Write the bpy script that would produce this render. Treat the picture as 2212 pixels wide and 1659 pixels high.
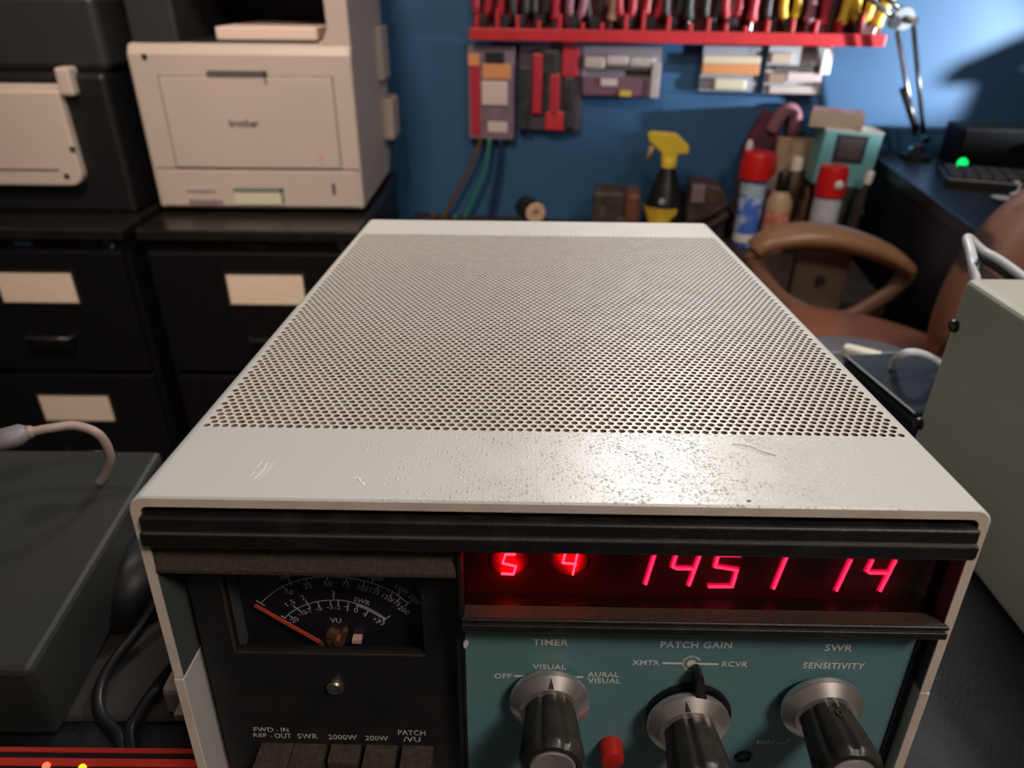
import bpy, bmesh, math, random
from mathutils import Vector, Matrix, Euler, noise
random.seed(7)
for o in list(bpy.data.objects): bpy.data.objects.remove(o)
S = bpy.context.scene
COL = S.collection

# ---------------------------------------------------------------- camera
F = 1558.657
CZ = 1.15
CAM = Vector((0, 0, CZ))
RW = Matrix(((1.0, -0.0092, 0.0), (0.0045, 0.4837, -0.8752), (0.0081, 0.8752, 0.4837)))   # camera axes in the room
CL = Vector((-0.01158376, -0.17486094, 0.12194637))                                          # camera in the console's own frame
RL = Matrix(((0.9998, -0.0141, 0.0105), (0.0156, 0.4312, -0.9021), (0.0082, 0.9021, 0.4314)))
cam = bpy.data.cameras.new('camera')
cam.sensor_width = 36.0
cam.lens = 36.0 * F / 2212.0
cam.clip_start = 0.01
cam.dof.use_dof = True
cam.dof.focus_distance = 0.265
cam.dof.aperture_fstop = 12.0
co = bpy.data.objects.new('camera', cam)
COL.objects.link(co)
co.matrix_world = Matrix.Translation(CAM) @ RW.to_quaternion().to_matrix().to_4x4()
S.camera = co

# ---------------------------------------------------------------- world, lights, exposure
w = bpy.data.worlds.new('world'); S.world = w; w.use_nodes = True
w.node_tree.nodes['Background'].inputs[0].default_value = (1.0, 0.86, 0.72, 1)
w.node_tree.nodes['Background'].inputs[1].default_value = 0.02
S.view_settings.view_transform = 'Standard'
S.view_settings.look = 'None'
S.view_settings.exposure = 0.0
S.view_settings.gamma = 1.0
S.view_settings.use_curve_mapping = False

def area_light(name, loc, target, size, power, color, shape='DISK', size_y=None):
    l = bpy.data.lights.new(name, 'AREA'); l.shape = shape; l.size = size
    if size_y: l.size_y = size_y
    l.energy = power; l.color = color
    o = bpy.data.objects.new(name, l); COL.objects.link(o)
    o.location = loc
    o.rotation_euler = (Vector(target) - Vector(loc)).to_track_quat('-Z', 'Y').to_euler()
    return o
# neutral hanging shop light high over the tool rack; its glare falls on the case top
la = area_light('shop_light', (0.45, 1.84, 2.02), (0.06, 0.22, 1.0), 0.34, 2.3, (1.0, 0.99, 0.96), 'RECTANGLE', 0.16)
la.data.spread = math.radians(70)
# neutral ceiling lamp over the right of the room
area_light('ceiling_light_right', (0.95, 0.35, 2.40), (0.1, 0.3, 1.0), 0.25, 10.0, (1.0, 0.97, 0.92))
# warm ceiling lamp behind the photographer
area_light('ceiling_light_back', (0.75, -0.65, 2.38), (0.0, 0.3, 0.9), 0.45, 19, (1.0, 0.90, 0.80))
ll = area_light('printer_fill_light', (-0.50, 0.50, 2.40), (-0.6, 1.6, 0.75), 0.30, 9.5, (1.0, 0.80, 0.64))  # added warm fill, aimed at the printers to brighten them
ll.data.spread = math.radians(92)
# cool desk lamp on the right-hand desk, aimed at the blue wall
lsp = bpy.data.lights.new('desk_lamp_light', 'SPOT')
lsp.energy = 215; lsp.color = (0.88, 0.95, 1.0); lsp.shadow_soft_size = 0.018
lsp.spot_size = math.radians(36); lsp.spot_blend = 0.75
lso = bpy.data.objects.new('desk_lamp_light', lsp); COL.objects.link(lso)
LAMP = Vector((1.75, 1.30, 0.98)); LAIM = Vector((0.88, 1.97, 1.06))
lso.location = LAMP + (LAIM - LAMP).normalized() * 0.045
lso.rotation_euler = (LAIM - LAMP).to_track_quat('-Z', 'Y').to_euler()

# ---------------------------------------------------------------- helpers
def at(x, y, X=None, Y=None, Z=None, wall=None):
    """room point seen at pixel (x, y) on a given plane"""
    d = RW @ Vector(((x - 1106) / F, -(y - 829.5) / F, -1.0))
    if wall is not None:
        t = (2.08 - wall * 1.0072 - CAM.y - 0.12 * CAM.x) / (d.y + 0.12 * d.x)
    elif X is not None: t = (X - CAM.x) / d.x
    elif Y is not None: t = (Y - CAM.y) / d.y
    else: t = (Z - CAM.z) / d.z
    return CAM + d * t
def loc(x, y, Y):
    """console-frame point seen at pixel (x, y) on its plane Y"""
    d = RL @ Vector(((x - 1106) / F, -(y - 829.5) / F, -1.0))
    return CL + d * ((Y - CL.y) / d.y)

MATS = {}
def mat(name, color, rough=0.5, metal=0.0, var=0.0, scale=30, bump=0.0, bscale=200, emit=None, es=0.0, spec=0.5, color2=None, lo=0.4, hi=0.65, coat=0.0):
    if name in MATS: return MATS[name]
    m = bpy.data.materials.new(name); m.use_nodes = True; nt = m.node_tree; N = nt.nodes; Lk = nt.links
    b = N['Principled BSDF']
    b.inputs['Base Color'].default_value = (*color, 1); b.inputs['Roughness'].default_value = rough
    b.inputs['Metallic'].default_value = metal; b.inputs['Specular IOR Level'].default_value = spec
    b.inputs['Coat Weight'].default_value = coat
    tc = N.new('ShaderNodeTexCoord')
    nz = N.new('ShaderNodeTexNoise'); nz.inputs['Scale'].default_value = scale; nz.inputs['Detail'].default_value = 6
    Lk.new(tc.outputs['Object'], nz.inputs['Vector'])
    c2 = color2 if color2 else tuple(max(0, c * (1 - var)) for c in color)
    r = N.new('ShaderNodeValToRGB'); r.color_ramp.elements[0].position = lo; r.color_ramp.elements[1].position = hi
    r.color_ramp.elements[0].color = (*color, 1); r.color_ramp.elements[1].color = (*c2, 1)
    Lk.new(nz.outputs['Fac'], r.inputs['Fac']); Lk.new(r.outputs['Color'], b.inputs['Base Color'])
    if bump:
        n2 = N.new('ShaderNodeTexNoise'); n2.inputs['Scale'].default_value = bscale
        Lk.new(tc.outputs['Object'], n2.inputs['Vector'])
        bp = N.new('ShaderNodeBump'); bp.inputs['Strength'].default_value = bump; bp.inputs['Distance'].default_value = 0.001
        Lk.new(n2.outputs['Fac'], bp.inputs['Height']); Lk.new(bp.outputs['Normal'], b.inputs['Normal'])
    if emit:
        b.inputs['Emission Color'].default_value = (*emit, 1); b.inputs['Emission Strength'].default_value = es
    MATS[name] = m
    return m

def link(name, me, m, parent=None, smooth=False, bevel=0.0, seg=2):
    o = bpy.data.objects.new(name, me); COL.objects.link(o)
    ms = m if isinstance(m, (list, tuple)) else [m]
    for k in ms: me.materials.append(k)
    if parent is not None: o.parent = parent
    if smooth:
        for p in me.polygons: p.use_smooth = True
    if bevel:
        md = o.modifiers.new('bevel', 'BEVEL'); md.width = bevel; md.segments = seg; md.limit_method = 'ANGLE'; md.angle_limit = math.radians(35)
    return o
def bm_link(name, bm, m, parent=None, **k):
    bmesh.ops.recalc_face_normals(bm, faces=bm.faces)
    me = bpy.data.meshes.new(name); bm.to_mesh(me); bm.free()
    return link(name, me, m, parent, **k)
def tag(o, label, cat=None, group=None, kind=None):
    o['label'] = label
    if cat: o['category'] = cat
    if group: o['group'] = group
    if kind: o['kind'] = kind
    return o
def thing(name, l, label, cat, rot=None, group=None):
    o = bpy.data.objects.new(name, None); COL.objects.link(o)
    o.location = l
    o.empty_display_size = 0.02
    if rot is not None: o.rotation_euler = rot
    return tag(o, label, cat, group)
def struct(o): o['kind'] = 'structure'; return o

def b_box(bm, x0, x1, y0, y1, z0, z1, M=None, mi=0):
    vs = [Vector((x, y, z)) for x in (x0, x1) for y in (y0, y1) for z in (z0, z1)]
    if M is not None: vs = [M @ v for v in vs]
    v = [bm.verts.new(p) for p in vs]
    for f in ((0, 1, 3, 2), (4, 6, 7, 5), (0, 4, 5, 1), (2, 3, 7, 6), (0, 2, 6, 4), (1, 5, 7, 3)):
        bm.faces.new([v[i] for i in f]).material_index = mi
def b_prism(bm, pts, a0, a1, axis='Y', mi=0, M=None):
    """2D outline extruded along an axis (Y: pts are x,z; X: pts are y,z; Z: pts are x,y)"""
    def mk(p, a):
        v = {'Y': Vector((p[0], a, p[1])), 'X': Vector((a, p[0], p[1])), 'Z': Vector((p[0], p[1], a))}[axis]
        return M @ v if M is not None else v
    A = [bm.verts.new(mk(p, a0)) for p in pts]; B = [bm.verts.new(mk(p, a1)) for p in pts]
    n = len(pts)
    fs = [bm.faces.new(A[::-1]), bm.faces.new(B)]
    for i in range(n): fs.append(bm.faces.new([A[i], A[(i + 1) % n], B[(i + 1) % n], B[i]]))
    for f in fs: f.material_index = mi
def b_lathe(bm, prof, M=None, seg=32, mi=0, flute=None, cap=True):
    """profile (r, h) turned about local Z"""
    rings = []
    for r, h in prof:
        ring = []
        for i in range(seg):
            a = 2 * math.pi * i / seg
            rr = r * (flute(a, h) if flute else 1)
            v = Vector((rr * math.cos(a), rr * math.sin(a), h))
            ring.append(bm.verts.new(M @ v if M is not None else v))
        rings.append(ring)
    for a, b in zip(rings, rings[1:]):
        for i in range(seg):
            bm.faces.new([a[i], a[(i + 1) % seg], b[(i + 1) % seg], b[i]]).material_index = mi
    if cap:
        bm.faces.new(rings[0][::-1]).material_index = mi; bm.faces.new(rings[-1]).material_index = mi
def catmull(P, n=8):
    P = [Vector(p) for p in P]; out = []
    for i in range(len(P) - 1):
        p0 = P[max(0, i - 1)]; p1 = P[i]; p2 = P[i + 1]; p3 = P[min(len(P) - 1, i + 2)]
        for k in range(n):
            t = k / n
            out.append(0.5 * ((2 * p1) + (p2 - p0) * t + (2 * p0 - 5 * p1 + 4 * p2 - p3) * t * t + (3 * p1 - p0 - 3 * p2 + p3) * t ** 3))
    out.append(P[-1]); return out
def b_tube(bm, path, r, seg=12, mi=0, closed=False, flat=(1, 1), ref=None):
    n = len(path); rings = []
    up = Vector(ref) if ref else Vector((0.13, 0.21, 1))
    for i, p in enumerate(path):
        p = Vector(p)
        if closed: t = Vector(path[(i + 1) % n]) - Vector(path[i - 1])
        else: t = Vector(path[min(n - 1, i + 1)]) - Vector(path[max(0, i - 1)])
        t.normalize()
        s = t.cross(up)
        if s.length < 1e-4: s = t.cross(Vector((1, 0, 0)))
        s.normalize(); u = s.cross(t)
        rr = r[i] if isinstance(r, (list, tuple)) else r
        rings.append([bm.verts.new(p + s * math.cos(2 * math.pi * k / seg) * rr * flat[0] + u * math.sin(2 * math.pi * k / seg) * rr * flat[1]) for k in range(seg)])
    m = n if closed else n - 1
    for i in range(m):
        a, b = rings[i], rings[(i + 1) % n]
        for k in range(seg): bm.faces.new([a[k], a[(k + 1) % seg], b[(k + 1) % seg], b[k]]).material_index = mi
    if not closed:
        bm.faces.new(rings[0][::-1]).material_index = mi; bm.faces.new(rings[-1]).material_index = mi
def box_obj(name, x0, x1, y0, y1, z0, z1, m, parent=None, bevel=0.0, **k):
    bm = bmesh.new(); b_box(bm, x0, x1, y0, y1, z0, z1); return bm_link(name, bm, m, parent, bevel=bevel, **k)
def tube_obj(name, path, r, m, parent=None, **k):
    bm = bmesh.new(); b_tube(bm, path, r, **k); return bm_link(name, bm, m, parent, smooth=True)
def lathe_obj(name, prof, m, parent=None, M=None, seg=32, flute=None, smooth=True, sharp=40):
    bm = bmesh.new(); b_lathe(bm, prof, M, seg, flute=flute)
    o = bm_link(name, bm, m, parent, smooth=smooth)
    if smooth:
        es = o.modifiers.new('es', 'EDGE_SPLIT'); es.split_angle = math.radians(sharp)
    return o
TXT = {}
def text_mesh(s, bold=0.0, shear=0.0):
    """outline mesh of a string: list of verts (x, y), faces; normalised to width 1 and cap height 1"""
    key = (s, bold, shear)
    if key in TXT: return TXT[key]
    cu = bpy.data.curves.new('t', 'FONT'); cu.body = s; cu.size = 1; cu.offset = bold; cu.shear = shear; cu.resolution_u = 3
    cu.space_character = 1.08
    o = bpy.data.objects.new('t', cu); COL.objects.link(o)
    dg = bpy.context.evaluated_depsgraph_get(); dg.update()
    me = o.evaluated_get(dg).to_mesh()
    V = [(v.co.x, v.co.y) for v in me.vertices]; Fc = [tuple(p.vertices) for p in me.polygons]
    o.to_mesh_clear() if False else None
    bpy.data.objects.remove(o); bpy.data.curves.remove(cu)
    x0 = min(v[0] for v in V); x1 = max(v[0] for v in V)
    h = 0.70
    V = [((x - x0) / (x1 - x0), y / h) for x, y in V]
    TXT[key] = (V, Fc); return TXT[key]
def b_text(bm, s, p0, p1, up, bold=0.012, shear=0.0, mi=0):
    """text from p0 to p1 (baseline), 'up' = cap height vector"""
    V, Fc = text_mesh(s, bold, shear)
    p0 = Vector(p0); e = Vector(p1) - p0; up = Vector(up)
    vs = [bm.verts.new(p0 + e * x + up * y) for x, y in V]
    for f in Fc:
        try: bm.faces.new([vs[i] for i in f]).material_index = mi
        except ValueError: pass
def b_stroke(bm, pts, wid, n=Vector((0, -1, 0)), th=0.0001, mi=0):
    """flat printed line of a given width through 3D points, a hair proud of the face"""
    pts = [Vector(p) for p in pts]
    for a, b in zip(pts, pts[1:]):
        t = (b - a).normalized(); s = t.cross(n).normalized() * wid / 2
        a2 = a - t * wid * 0.3; b2 = b + t * wid * 0.3
        q = [a2 - s, a2 + s, b2 + s, b2 - s]
        lo = [bm.verts.new(p) for p in q]; hi = [bm.verts.new(p + n * th) for p in q]
        fs = [bm.faces.new(hi), bm.faces.new(lo[::-1])] + [bm.faces.new([lo[i], lo[(i + 1) % 4], hi[(i + 1) % 4], hi[i]]) for i in range(4)]
        for f in fs: f.material_index = mi

# ---------------------------------------------------------------- materials
def shell_material():
    m = bpy.data.materials.new('cream_case_paint'); m.use_nodes = True; nt = m.node_tree; N = nt.nodes; Lk = nt.links
    b = N['Principled BSDF']; b.inputs['Roughness'].default_value = 0.36; b.inputs['Specular IOR Level'].default_value = 0.5
    tc = N.new('ShaderNodeTexCoord')
    nz = N.new('ShaderNodeTexNoise'); nz.inputs['Scale'].default_value = 9; nz.inputs['Detail'].default_value = 5
    Lk.new(tc.outputs['Object'], nz.inputs['Vector'])
    r = N.new('ShaderNodeValToRGB'); r.color_ramp.elements[0].color = (0.585, 0.565, 0.53, 1); r.color_ramp.elements[1].color = (0.63, 0.61, 0.575, 1)
    Lk.new(nz.outputs['Fac'], r.inputs['Fac']); Lk.new(r.outputs['Color'], b.inputs['Base Color'])
    # blistered paint: two sizes of bumps, thick in the middle of the front strip and thinning to the corners
    sep = N.new('ShaderNodeSeparateXYZ'); Lk.new(tc.outputs['Object'], sep.inputs[0])
    def mth(op, a, bb=None, c=None):
        n = N.new('ShaderNodeMath'); n.operation = op
        for i, v in enumerate((a, bb, c)):
            if v is None: continue
            if isinstance(v, (int, float)): n.inputs[i].default_value = v
            else: Lk.new(v, n.inputs[i])
        n.use_clamp = False; return n.outputs[0]
    dx = mth('DIVIDE', mth('SUBTRACT', sep.outputs[0], 0.022), 0.095)
    mask = mth('SUBTRACT', 1.15, mth('MULTIPLY', dx, dx))
    mk = N.new('ShaderNodeClamp'); Lk.new(mask, mk.inputs[0])
    def ramp(src, a, c):
        q = N.new('ShaderNodeMapRange'); q.inputs[1].default_value = a; q.inputs[2].default_value = c; q.interpolation_type = 'SMOOTHSTEP'
        Lk.new(src, q.inputs[0]); return q.outputs[0]
    n3 = N.new('ShaderNodeTexNoise'); n3.inputs['Scale'].default_value = 70; Lk.new(tc.outputs['Object'], n3.inputs['Vector'])
    wn = N.new('ShaderNodeTexNoise'); wn.inputs['Scale'].default_value = 500; Lk.new(tc.outputs['Object'], wn.inputs['Vector'])
    wv = N.new('ShaderNodeVectorMath'); wv.operation = 'MULTIPLY_ADD'; Lk.new(wn.outputs['Color'], wv.inputs[0]); wv.inputs[1].default_value = (0.0009, 0.0009, 0.0009); Lk.new(tc.outputs['Object'], wv.inputs[2])
    hs = None
    for sc_, amp, rmin, rmax in ((620.0, 1.0, 0.02, 0.42), (1150.0, 0.45, 0.10, 0.50)):
        vo = N.new('ShaderNodeTexVoronoi'); vo.inputs['Scale'].default_value = sc_; vo.voronoi_dimensions = '2D'
        Lk.new(wv.outputs[0], vo.inputs['Vector'])
        sp = N.new('ShaderNodeSeparateColor'); Lk.new(vo.outputs['Color'], sp.inputs[0])
        rr_ = mth('ADD', mth('MULTIPLY', mth('POWER', sp.outputs[0], 2.0), rmax - rmin), rmin)
        hgt = mth('MAXIMUM', mth('SUBTRACT', 1.0, mth('POWER', mth('DIVIDE', vo.outputs['Distance'], rr_), 2.0)), 0.0)
        hgt = mth('MULTIPLY', mth('MULTIPLY', hgt, rr_), amp)
        hs = hgt if hs is None else mth('ADD', hs, hgt)
    hs = mth('MULTIPLY', hs, mth('ADD', 0.35, ramp(n3.outputs['Fac'], 0.40, 0.60)))
    hs = mth('MULTIPLY', hs, mk.outputs[0])
    bp = N.new('ShaderNodeBump'); bp.inputs['Strength'].default_value = 0.9; bp.inputs['Distance'].default_value = 0.0006
    Lk.new(hs, bp.inputs['Height']); Lk.new(bp.outputs['Normal'], b.inputs['Normal'])
    return m
M_shell = shell_material()
M_shell_edge = mat('bare_case_edge', (0.74, 0.60, 0.50), 0.55, var=0.12, scale=60, bump=0.06, bscale=700)
M_hole = mat('rusty_hole_edge', (0.36, 0.23, 0.13), 0.7, color2=(0.22, 0.10, 0.045), scale=160)
M_dark = mat('dark_interior', (0.02, 0.014, 0.010), 0.8, color2=(0.06, 0.03, 0.015), scale=40)
M_bezel = mat('black_bezel_plastic', (0.010, 0.009, 0.009), 0.42, color2=(0.030, 0.022, 0.016), scale=120, lo=0.5, hi=0.8, bump=0.15, bscale=1200)
M_dust = mat('dusty_black_ledge', (0.042, 0.029, 0.019), 0.7, color2=(0.095, 0.064, 0.042), scale=900, lo=0.5, hi=0.85, bump=0.3, bscale=1500)
M_panelblk = mat('black_panel', (0.010, 0.010, 0.011), 0.5, color2=(0.016, 0.014, 0.013), scale=90)
M_green = mat('blue_green_panel', (0.115, 0.240, 0.275), 0.42, color2=(0.125, 0.240, 0.240), scale=25, bump=0.05, bscale=900)
M_white = mat('white_print', (0.85, 0.83, 0.75), 0.6, var=0.25, scale=400)
M_white2 = mat('worn_white_print', (0.62, 0.59, 0.59), 0.6, color2=(0.26, 0.24, 0.25), scale=500, lo=0.42, hi=0.7)
M_meterprint = mat('meter_print', (0.80, 0.76, 0.86), 0.6, var=0.2, scale=300)
M_meterface = mat('meter_face', (0.012, 0.010, 0.014), 0.45)
M_needle = mat('orange_red_needle', (0.75, 0.09, 0.035), 0.45)
M_silver = mat('brushed_aluminium', (0.86, 0.77, 0.73), 0.30, 0.88, var=0.12, scale=80)
M_copper = mat('meter_movement_brass', (0.55, 0.30, 0.15), 0.35, 0.9)
M_knob = mat('black_knob', (0.018, 0.016, 0.014), 0.36, color2=(0.045, 0.034, 0.024), scale=70, lo=0.45, hi=0.75, bump=0.1, bscale=700)
M_redbtn = mat('red_button_plastic', (0.50, 0.020, 0.012), 0.35)
M_screw = mat('screw_metal', (0.40, 0.36, 0.28), 0.35, 0.9, var=0.4, scale=400)
M_key = mat('dusty_pushbutton', (0.040, 0.030, 0.020), 0.65, color2=(0.065, 0.048, 0.033), scale=500, bump=0.3, bscale=1400)
M_led = mat('red_digit_segment', (0.3, 0.0, 0.02), 0.5, emit=(1.0, 0.25, 0.55), es=3.6)
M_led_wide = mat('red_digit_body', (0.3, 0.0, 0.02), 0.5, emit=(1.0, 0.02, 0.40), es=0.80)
M_led2 = mat('pink_digit_segment', (0.4, 0.1, 0.2), 0.5, emit=(1.0, 0.10, 0.115), es=30.0)
def tinted_glass(name, tint, gloss=0.06, rough=0.08):
    m = bpy.data.materials.new(name); m.use_nodes = True; nt = m.node_tree; N = nt.nodes; Lk = nt.links
    N.remove(N['Principled BSDF'])
    t = N.new('ShaderNodeBsdfTransparent'); t.inputs[0].default_value = (*tint, 1)
    g = N.new('ShaderNodeBsdfGlossy'); g.inputs['Roughness'].default_value = rough; g.inputs[0].default_value = (1, 1, 1, 1)
    fr = N.new('ShaderNodeFresnel'); fr.inputs[0].default_value = 1.45
    mx = N.new('ShaderNodeMixShader')
    ge = N.new('ShaderNodeNewGeometry'); iv = N.new('ShaderNodeMath'); iv.operation = 'SUBTRACT'; iv.inputs[0].default_value = 1.0; Lk.new(ge.outputs['Backfacing'], iv.inputs[1])
    mu = N.new('ShaderNodeMath'); mu.operation = 'MULTIPLY'; Lk.new(fr.outputs[0], mu.inputs[0]); Lk.new(iv.outputs[0], mu.inputs[1])
    Lk.new(mu.outputs[0], mx.inputs[0]); Lk.new(t.outputs[0], mx.inputs[1]); Lk.new(g.outputs[0], mx.inputs[2])
    Lk.new(mx.outputs[0], N['Material Output'].inputs[0])
    return m
M_redglass = tinted_glass('red_window', (0.79, 0.22, 0.30))
M_clear = tinted_glass('clear_plastic', (0.93, 0.93, 0.95))
M_halo = mat('red_display_backing', (0.11, 0.006, 0.020), 0.9)

# ================================================================ THE ROOM
AW = -math.atan(0.12)          # the back wall stands a little askew to the desk
RWALL = Matrix.Rotation(AW, 4, 'Z')
def mat_wall():
    return mat('blue_wall_paint', (0.022, 0.085, 0.19), 0.55, var=0.06, scale=6, bump=0.12, bscale=220)
M_wall = mat_wall()
M_floor = mat('dark_carpet', (0.035, 0.028, 0.024), 0.95, var=0.4, scale=90, bump=0.4, bscale=300)
M_ceil = mat('white_ceiling', (0.72, 0.70, 0.66), 0.9, var=0.04, scale=20)
bm = bmesh.new()
def wy(x): return 2.08 - 0.12 * x
b_prism(bm, [(-2.3, wy(-2.3)), (2.3, wy(2.3)), (2.3, wy(2.3) + 0.12), (-2.3, wy(-2.3) + 0.12)], 0, 2.45, 'Z')
struct(bm_link('wall_back', bm, M_wall))
bm = bmesh.new(); b_box(bm, -2.42, -2.3, -1.9, 2.5, 0, 2.45); struct(bm_link('wall_left', bm, M_wall))
bm = bmesh.new(); b_box(bm, 2.3, 2.42, -1.9, 2.5, 0, 2.45); struct(bm_link('wall_right', bm, M_wall))
bm = bmesh.new(); b_box(bm, -2.42, 2.42, -2.02, -1.9, 0, 2.45); struct(bm_link('wall_front', bm, mat('beige_wall_paint', (0.55, 0.46, 0.38), 0.7, var=0.06, scale=6)))
bm = bmesh.new(); b_box(bm, -2.42, 2.42, -2.02, 2.5, -0.1, 0); struct(bm_link('floor', bm, M_floor))
bm = bmesh.new(); b_box(bm, -2.42, 2.42, -2.02, 2.5, 2.45, 2.55); struct(bm_link('ceiling', bm, M_ceil))

# ================================================================ DESK under the console
DZ = 0.838
M_desk = mat('black_desk_top', (0.009, 0.009, 0.012), 0.42, color2=(0.018, 0.016, 0.021), scale=45, bump=0.15, bscale=500)
desk = thing('desk', (0.1, 0.0, 0), 'black topped desk that the console and the other radio gear stand on', 'desk')
bm = bmesh.new()
b_prism(bm, [(-1.15, -0.55), (1.0, -0.55), (1.0, 0.63), (-0.10, 0.63), (-0.10, 0.375), (-1.15, 0.375)], DZ - 0.03, DZ, 'Z')
for v in bm.verts: v.co.x -= 0.1
bm_link('desk_top', bm, M_desk, desk, bevel=0.002)
for x, y in ((-1.1, -0.5), (0.95, -0.5), (-1.1, 0.33), (0.95, 0.58)):
    box_obj('leg', x - 0.1 - 0.025, x - 0.1 + 0.025, y - 0.025, y + 0.025, 0, DZ - 0.03, M_desk, desk)

# ================================================================ THE CONSOLE
ML = RW @ RL.transposed()
q = ML.to_quaternion()
o_dev = CAM - q.to_matrix() @ CL
dev = thing('radio_station_console', o_dev, 'cream metal radio station console with perforated top, red digits, meter and green knob panel', 'radio equipment', rot=q.to_euler())
W2 = 0.127; TH = 0.0035; RC = 0.0054; D = 0.360; SEAM = -0.0732; BOT = -0.150
GX = 0.1216; GY0 = 0.0422; PX = 0.0032; PY = 0.002747; NROW = 100; GY1 = GY0 + NROW * PY
def shell_profile(z_end, top=True):
    """outer and inner U outline (x, z) for half case; top opens downward"""
    s = 1 if top else -1
    out = []; inn = []
    def arc(cx, cz, r, a0, a1, n=7): return [(cx + r * math.cos(math.radians(a0 + (a1 - a0) * i / n)), cz + r * math.sin(math.radians(a0 + (a1 - a0) * i / n))) for i in range(n + 1)]
    o1 = [(-W2, z_end)] + arc(-W2 + RC, -RC, RC, 180, 90) + arc(W2 - RC, -RC, RC, 90, 0) + [(W2, z_end)]
    ri = RC - TH
    i1 = [(-W2 + TH, z_end)] + arc(-W2 + TH + 0.0025, -TH - 0.0025, 0.0025, 180, 90) + arc(W2 - TH - 0.0025, -TH - 0.0025, 0.0025, 90, 0) + [(W2 - TH, z_end)]
    return o1, i1
o1, i1 = shell_profile(SEAM)
def loft_shell(bm, y0, y1, o1, i1, skip_top=False, front=False, back=False):
    n = len(o1)
    A = [bm.verts.new((p[0], y0, p[1])) for p in o1]; B = [bm.verts.new((p[0], y1, p[1])) for p in o1]
    C = [bm.verts.new((p[0], y0, p[1])) for p in i1]; E = [bm.verts.new((p[0], y1, p[1])) for p in i1]
    mid = n // 2 - 1
    for i in range(n - 1):
        if skip_top and i == mid: continue
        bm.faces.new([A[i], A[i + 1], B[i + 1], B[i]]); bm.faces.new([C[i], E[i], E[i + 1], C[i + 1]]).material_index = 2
        if front: bm.faces.new([A[i], C[i], C[i + 1], A[i + 1]]).material_index = 1
        if back: bm.faces.new([B[i], B[i + 1], E[i + 1], E[i]]).material_index = 1
    bm.faces.new([A[0], B[0], E[0], C[0]]); bm.faces.new([A[-1], C[-1], E[-1], B[-1]])
bm = bmesh.new()
loft_shell(bm, 0.0006, GY0, o1, i1)
loft_shell(bm, GY0, GY1, o1, i1, skip_top=True)
loft_shell(bm, GY1, D, o1, i1, back=True)
# front edge: small roll-over then bare sheared edge
def inset(pts, d, s):
    out = []
    for x, z in pts:
        nx = x; nz = z
        cx = max(-W2 + RC, min(W2 - RC, x)); cz = min(z, -RC)
        v = Vector((x - cx, z - cz))
        if v.length > 1e-6: v = v.normalized()
        elif abs(abs(x) - W2) < 1e-6 or abs(abs(x) - W2 + TH) < 1e-6: v = Vector((1 if x > 0 else -1, 0))
        else: v = Vector((0, 1))
        out.append((x - v.x * d * s, z - v.y * d * s))
    return out
o_in = inset(o1, 0.0006, 1)
n = len(o1)
A = [bm.verts.new((p[0], 0.0006, p[1])) for p in o1]; B = [bm.verts.new((p[0], 0.0, p[1])) for p in o_in]
C = [bm.verts.new((p[0], 0.0, p[1])) for p in i1]; E = [bm.verts.new((p[0], 0.0006, p[1])) for p in i1]
for i in range(n - 1):
    bm.faces.new([A[i], B[i], B[i + 1], A[i + 1]])
    bm.faces.new([B[i], C[i], C[i + 1], B[i + 1]]).material_index = 1
    bm.faces.new([C[i], E[i], E[i + 1], C[i + 1]])
bmesh.ops.remove_doubles(bm, verts=bm.verts, dist=1e-6)
case_top = bm_link('case_top', bm, [M_shell, M_shell_edge, mat('shaded_inner_case', (0.075, 0.080, 0.072), 0.6)], dev)  # shade inside the upper case is put into the darker inner colour
for p in case_top.data.polygons: p.use_smooth = True
es = case_top.modifiers.new('es', 'EDGE_SPLIT'); es.split_angle = math.radians(35)
# perforated sheet
V = []; Fc = []; MI = []
NC = 76; HR = 0.00114; TG = 0.0013
for r in range(NROW):
    yc = GY0 + (r + 0.5) * PY
    odd = r % 2
    xs = [-GX + PX * (k + 0.5 + 0.5 * odd) for k in range(NC - odd)]
    if odd:
        for a, b in ((-GX, -GX + PX / 2), (GX - PX / 2, GX)):
            i = len(V); V += [(a, yc - PY / 2, 0), (b, yc - PY / 2, 0), (b, yc + PY / 2, 0), (a, yc + PY / 2, 0)]; Fc.append((i, i + 1, i + 2, i + 3)); MI.append(0)
    for xc in xs:
        i = len(V)
        V += [(xc - PX / 2, yc - PY / 2, 0), (xc + PX / 2, yc - PY / 2, 0), (xc + PX / 2, yc + PY / 2, 0), (xc - PX / 2, yc + PY / 2, 0)]
        for z in (0, -TG):
            for k in range(12):
                a = math.radians(-135 + 30 * k)
                V.append((xc + HR * math.cos(a), yc + HR * math.sin(a), z))
        for c in range(4):
            h = [i + 4 + (3 * c + j) % 12 for j in range(4)]
            Fc.append((i + c, i + (c + 1) % 4, h[3], h[2], h[1], h[0])); MI.append(0)
        for k in range(12):
            a, b = i + 4 + k, i + 4 + (k + 1) % 12
            Fc.append((a, b, b + 12, a + 12)); MI.append(1)
me = bpy.data.meshes.new('vent_grille'); me.from_pydata(V, [], Fc)
for k in (M_shell, M_hole): me.materials.append(k)
me.polygons.foreach_set('material_index', MI); me.update()
gr = bpy.data.objects.new('vent_grille', me); COL.objects.link(gr); gr.parent = case_top
gr['label'] = 'perforated vent of small round holes with rusty edges'
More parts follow.
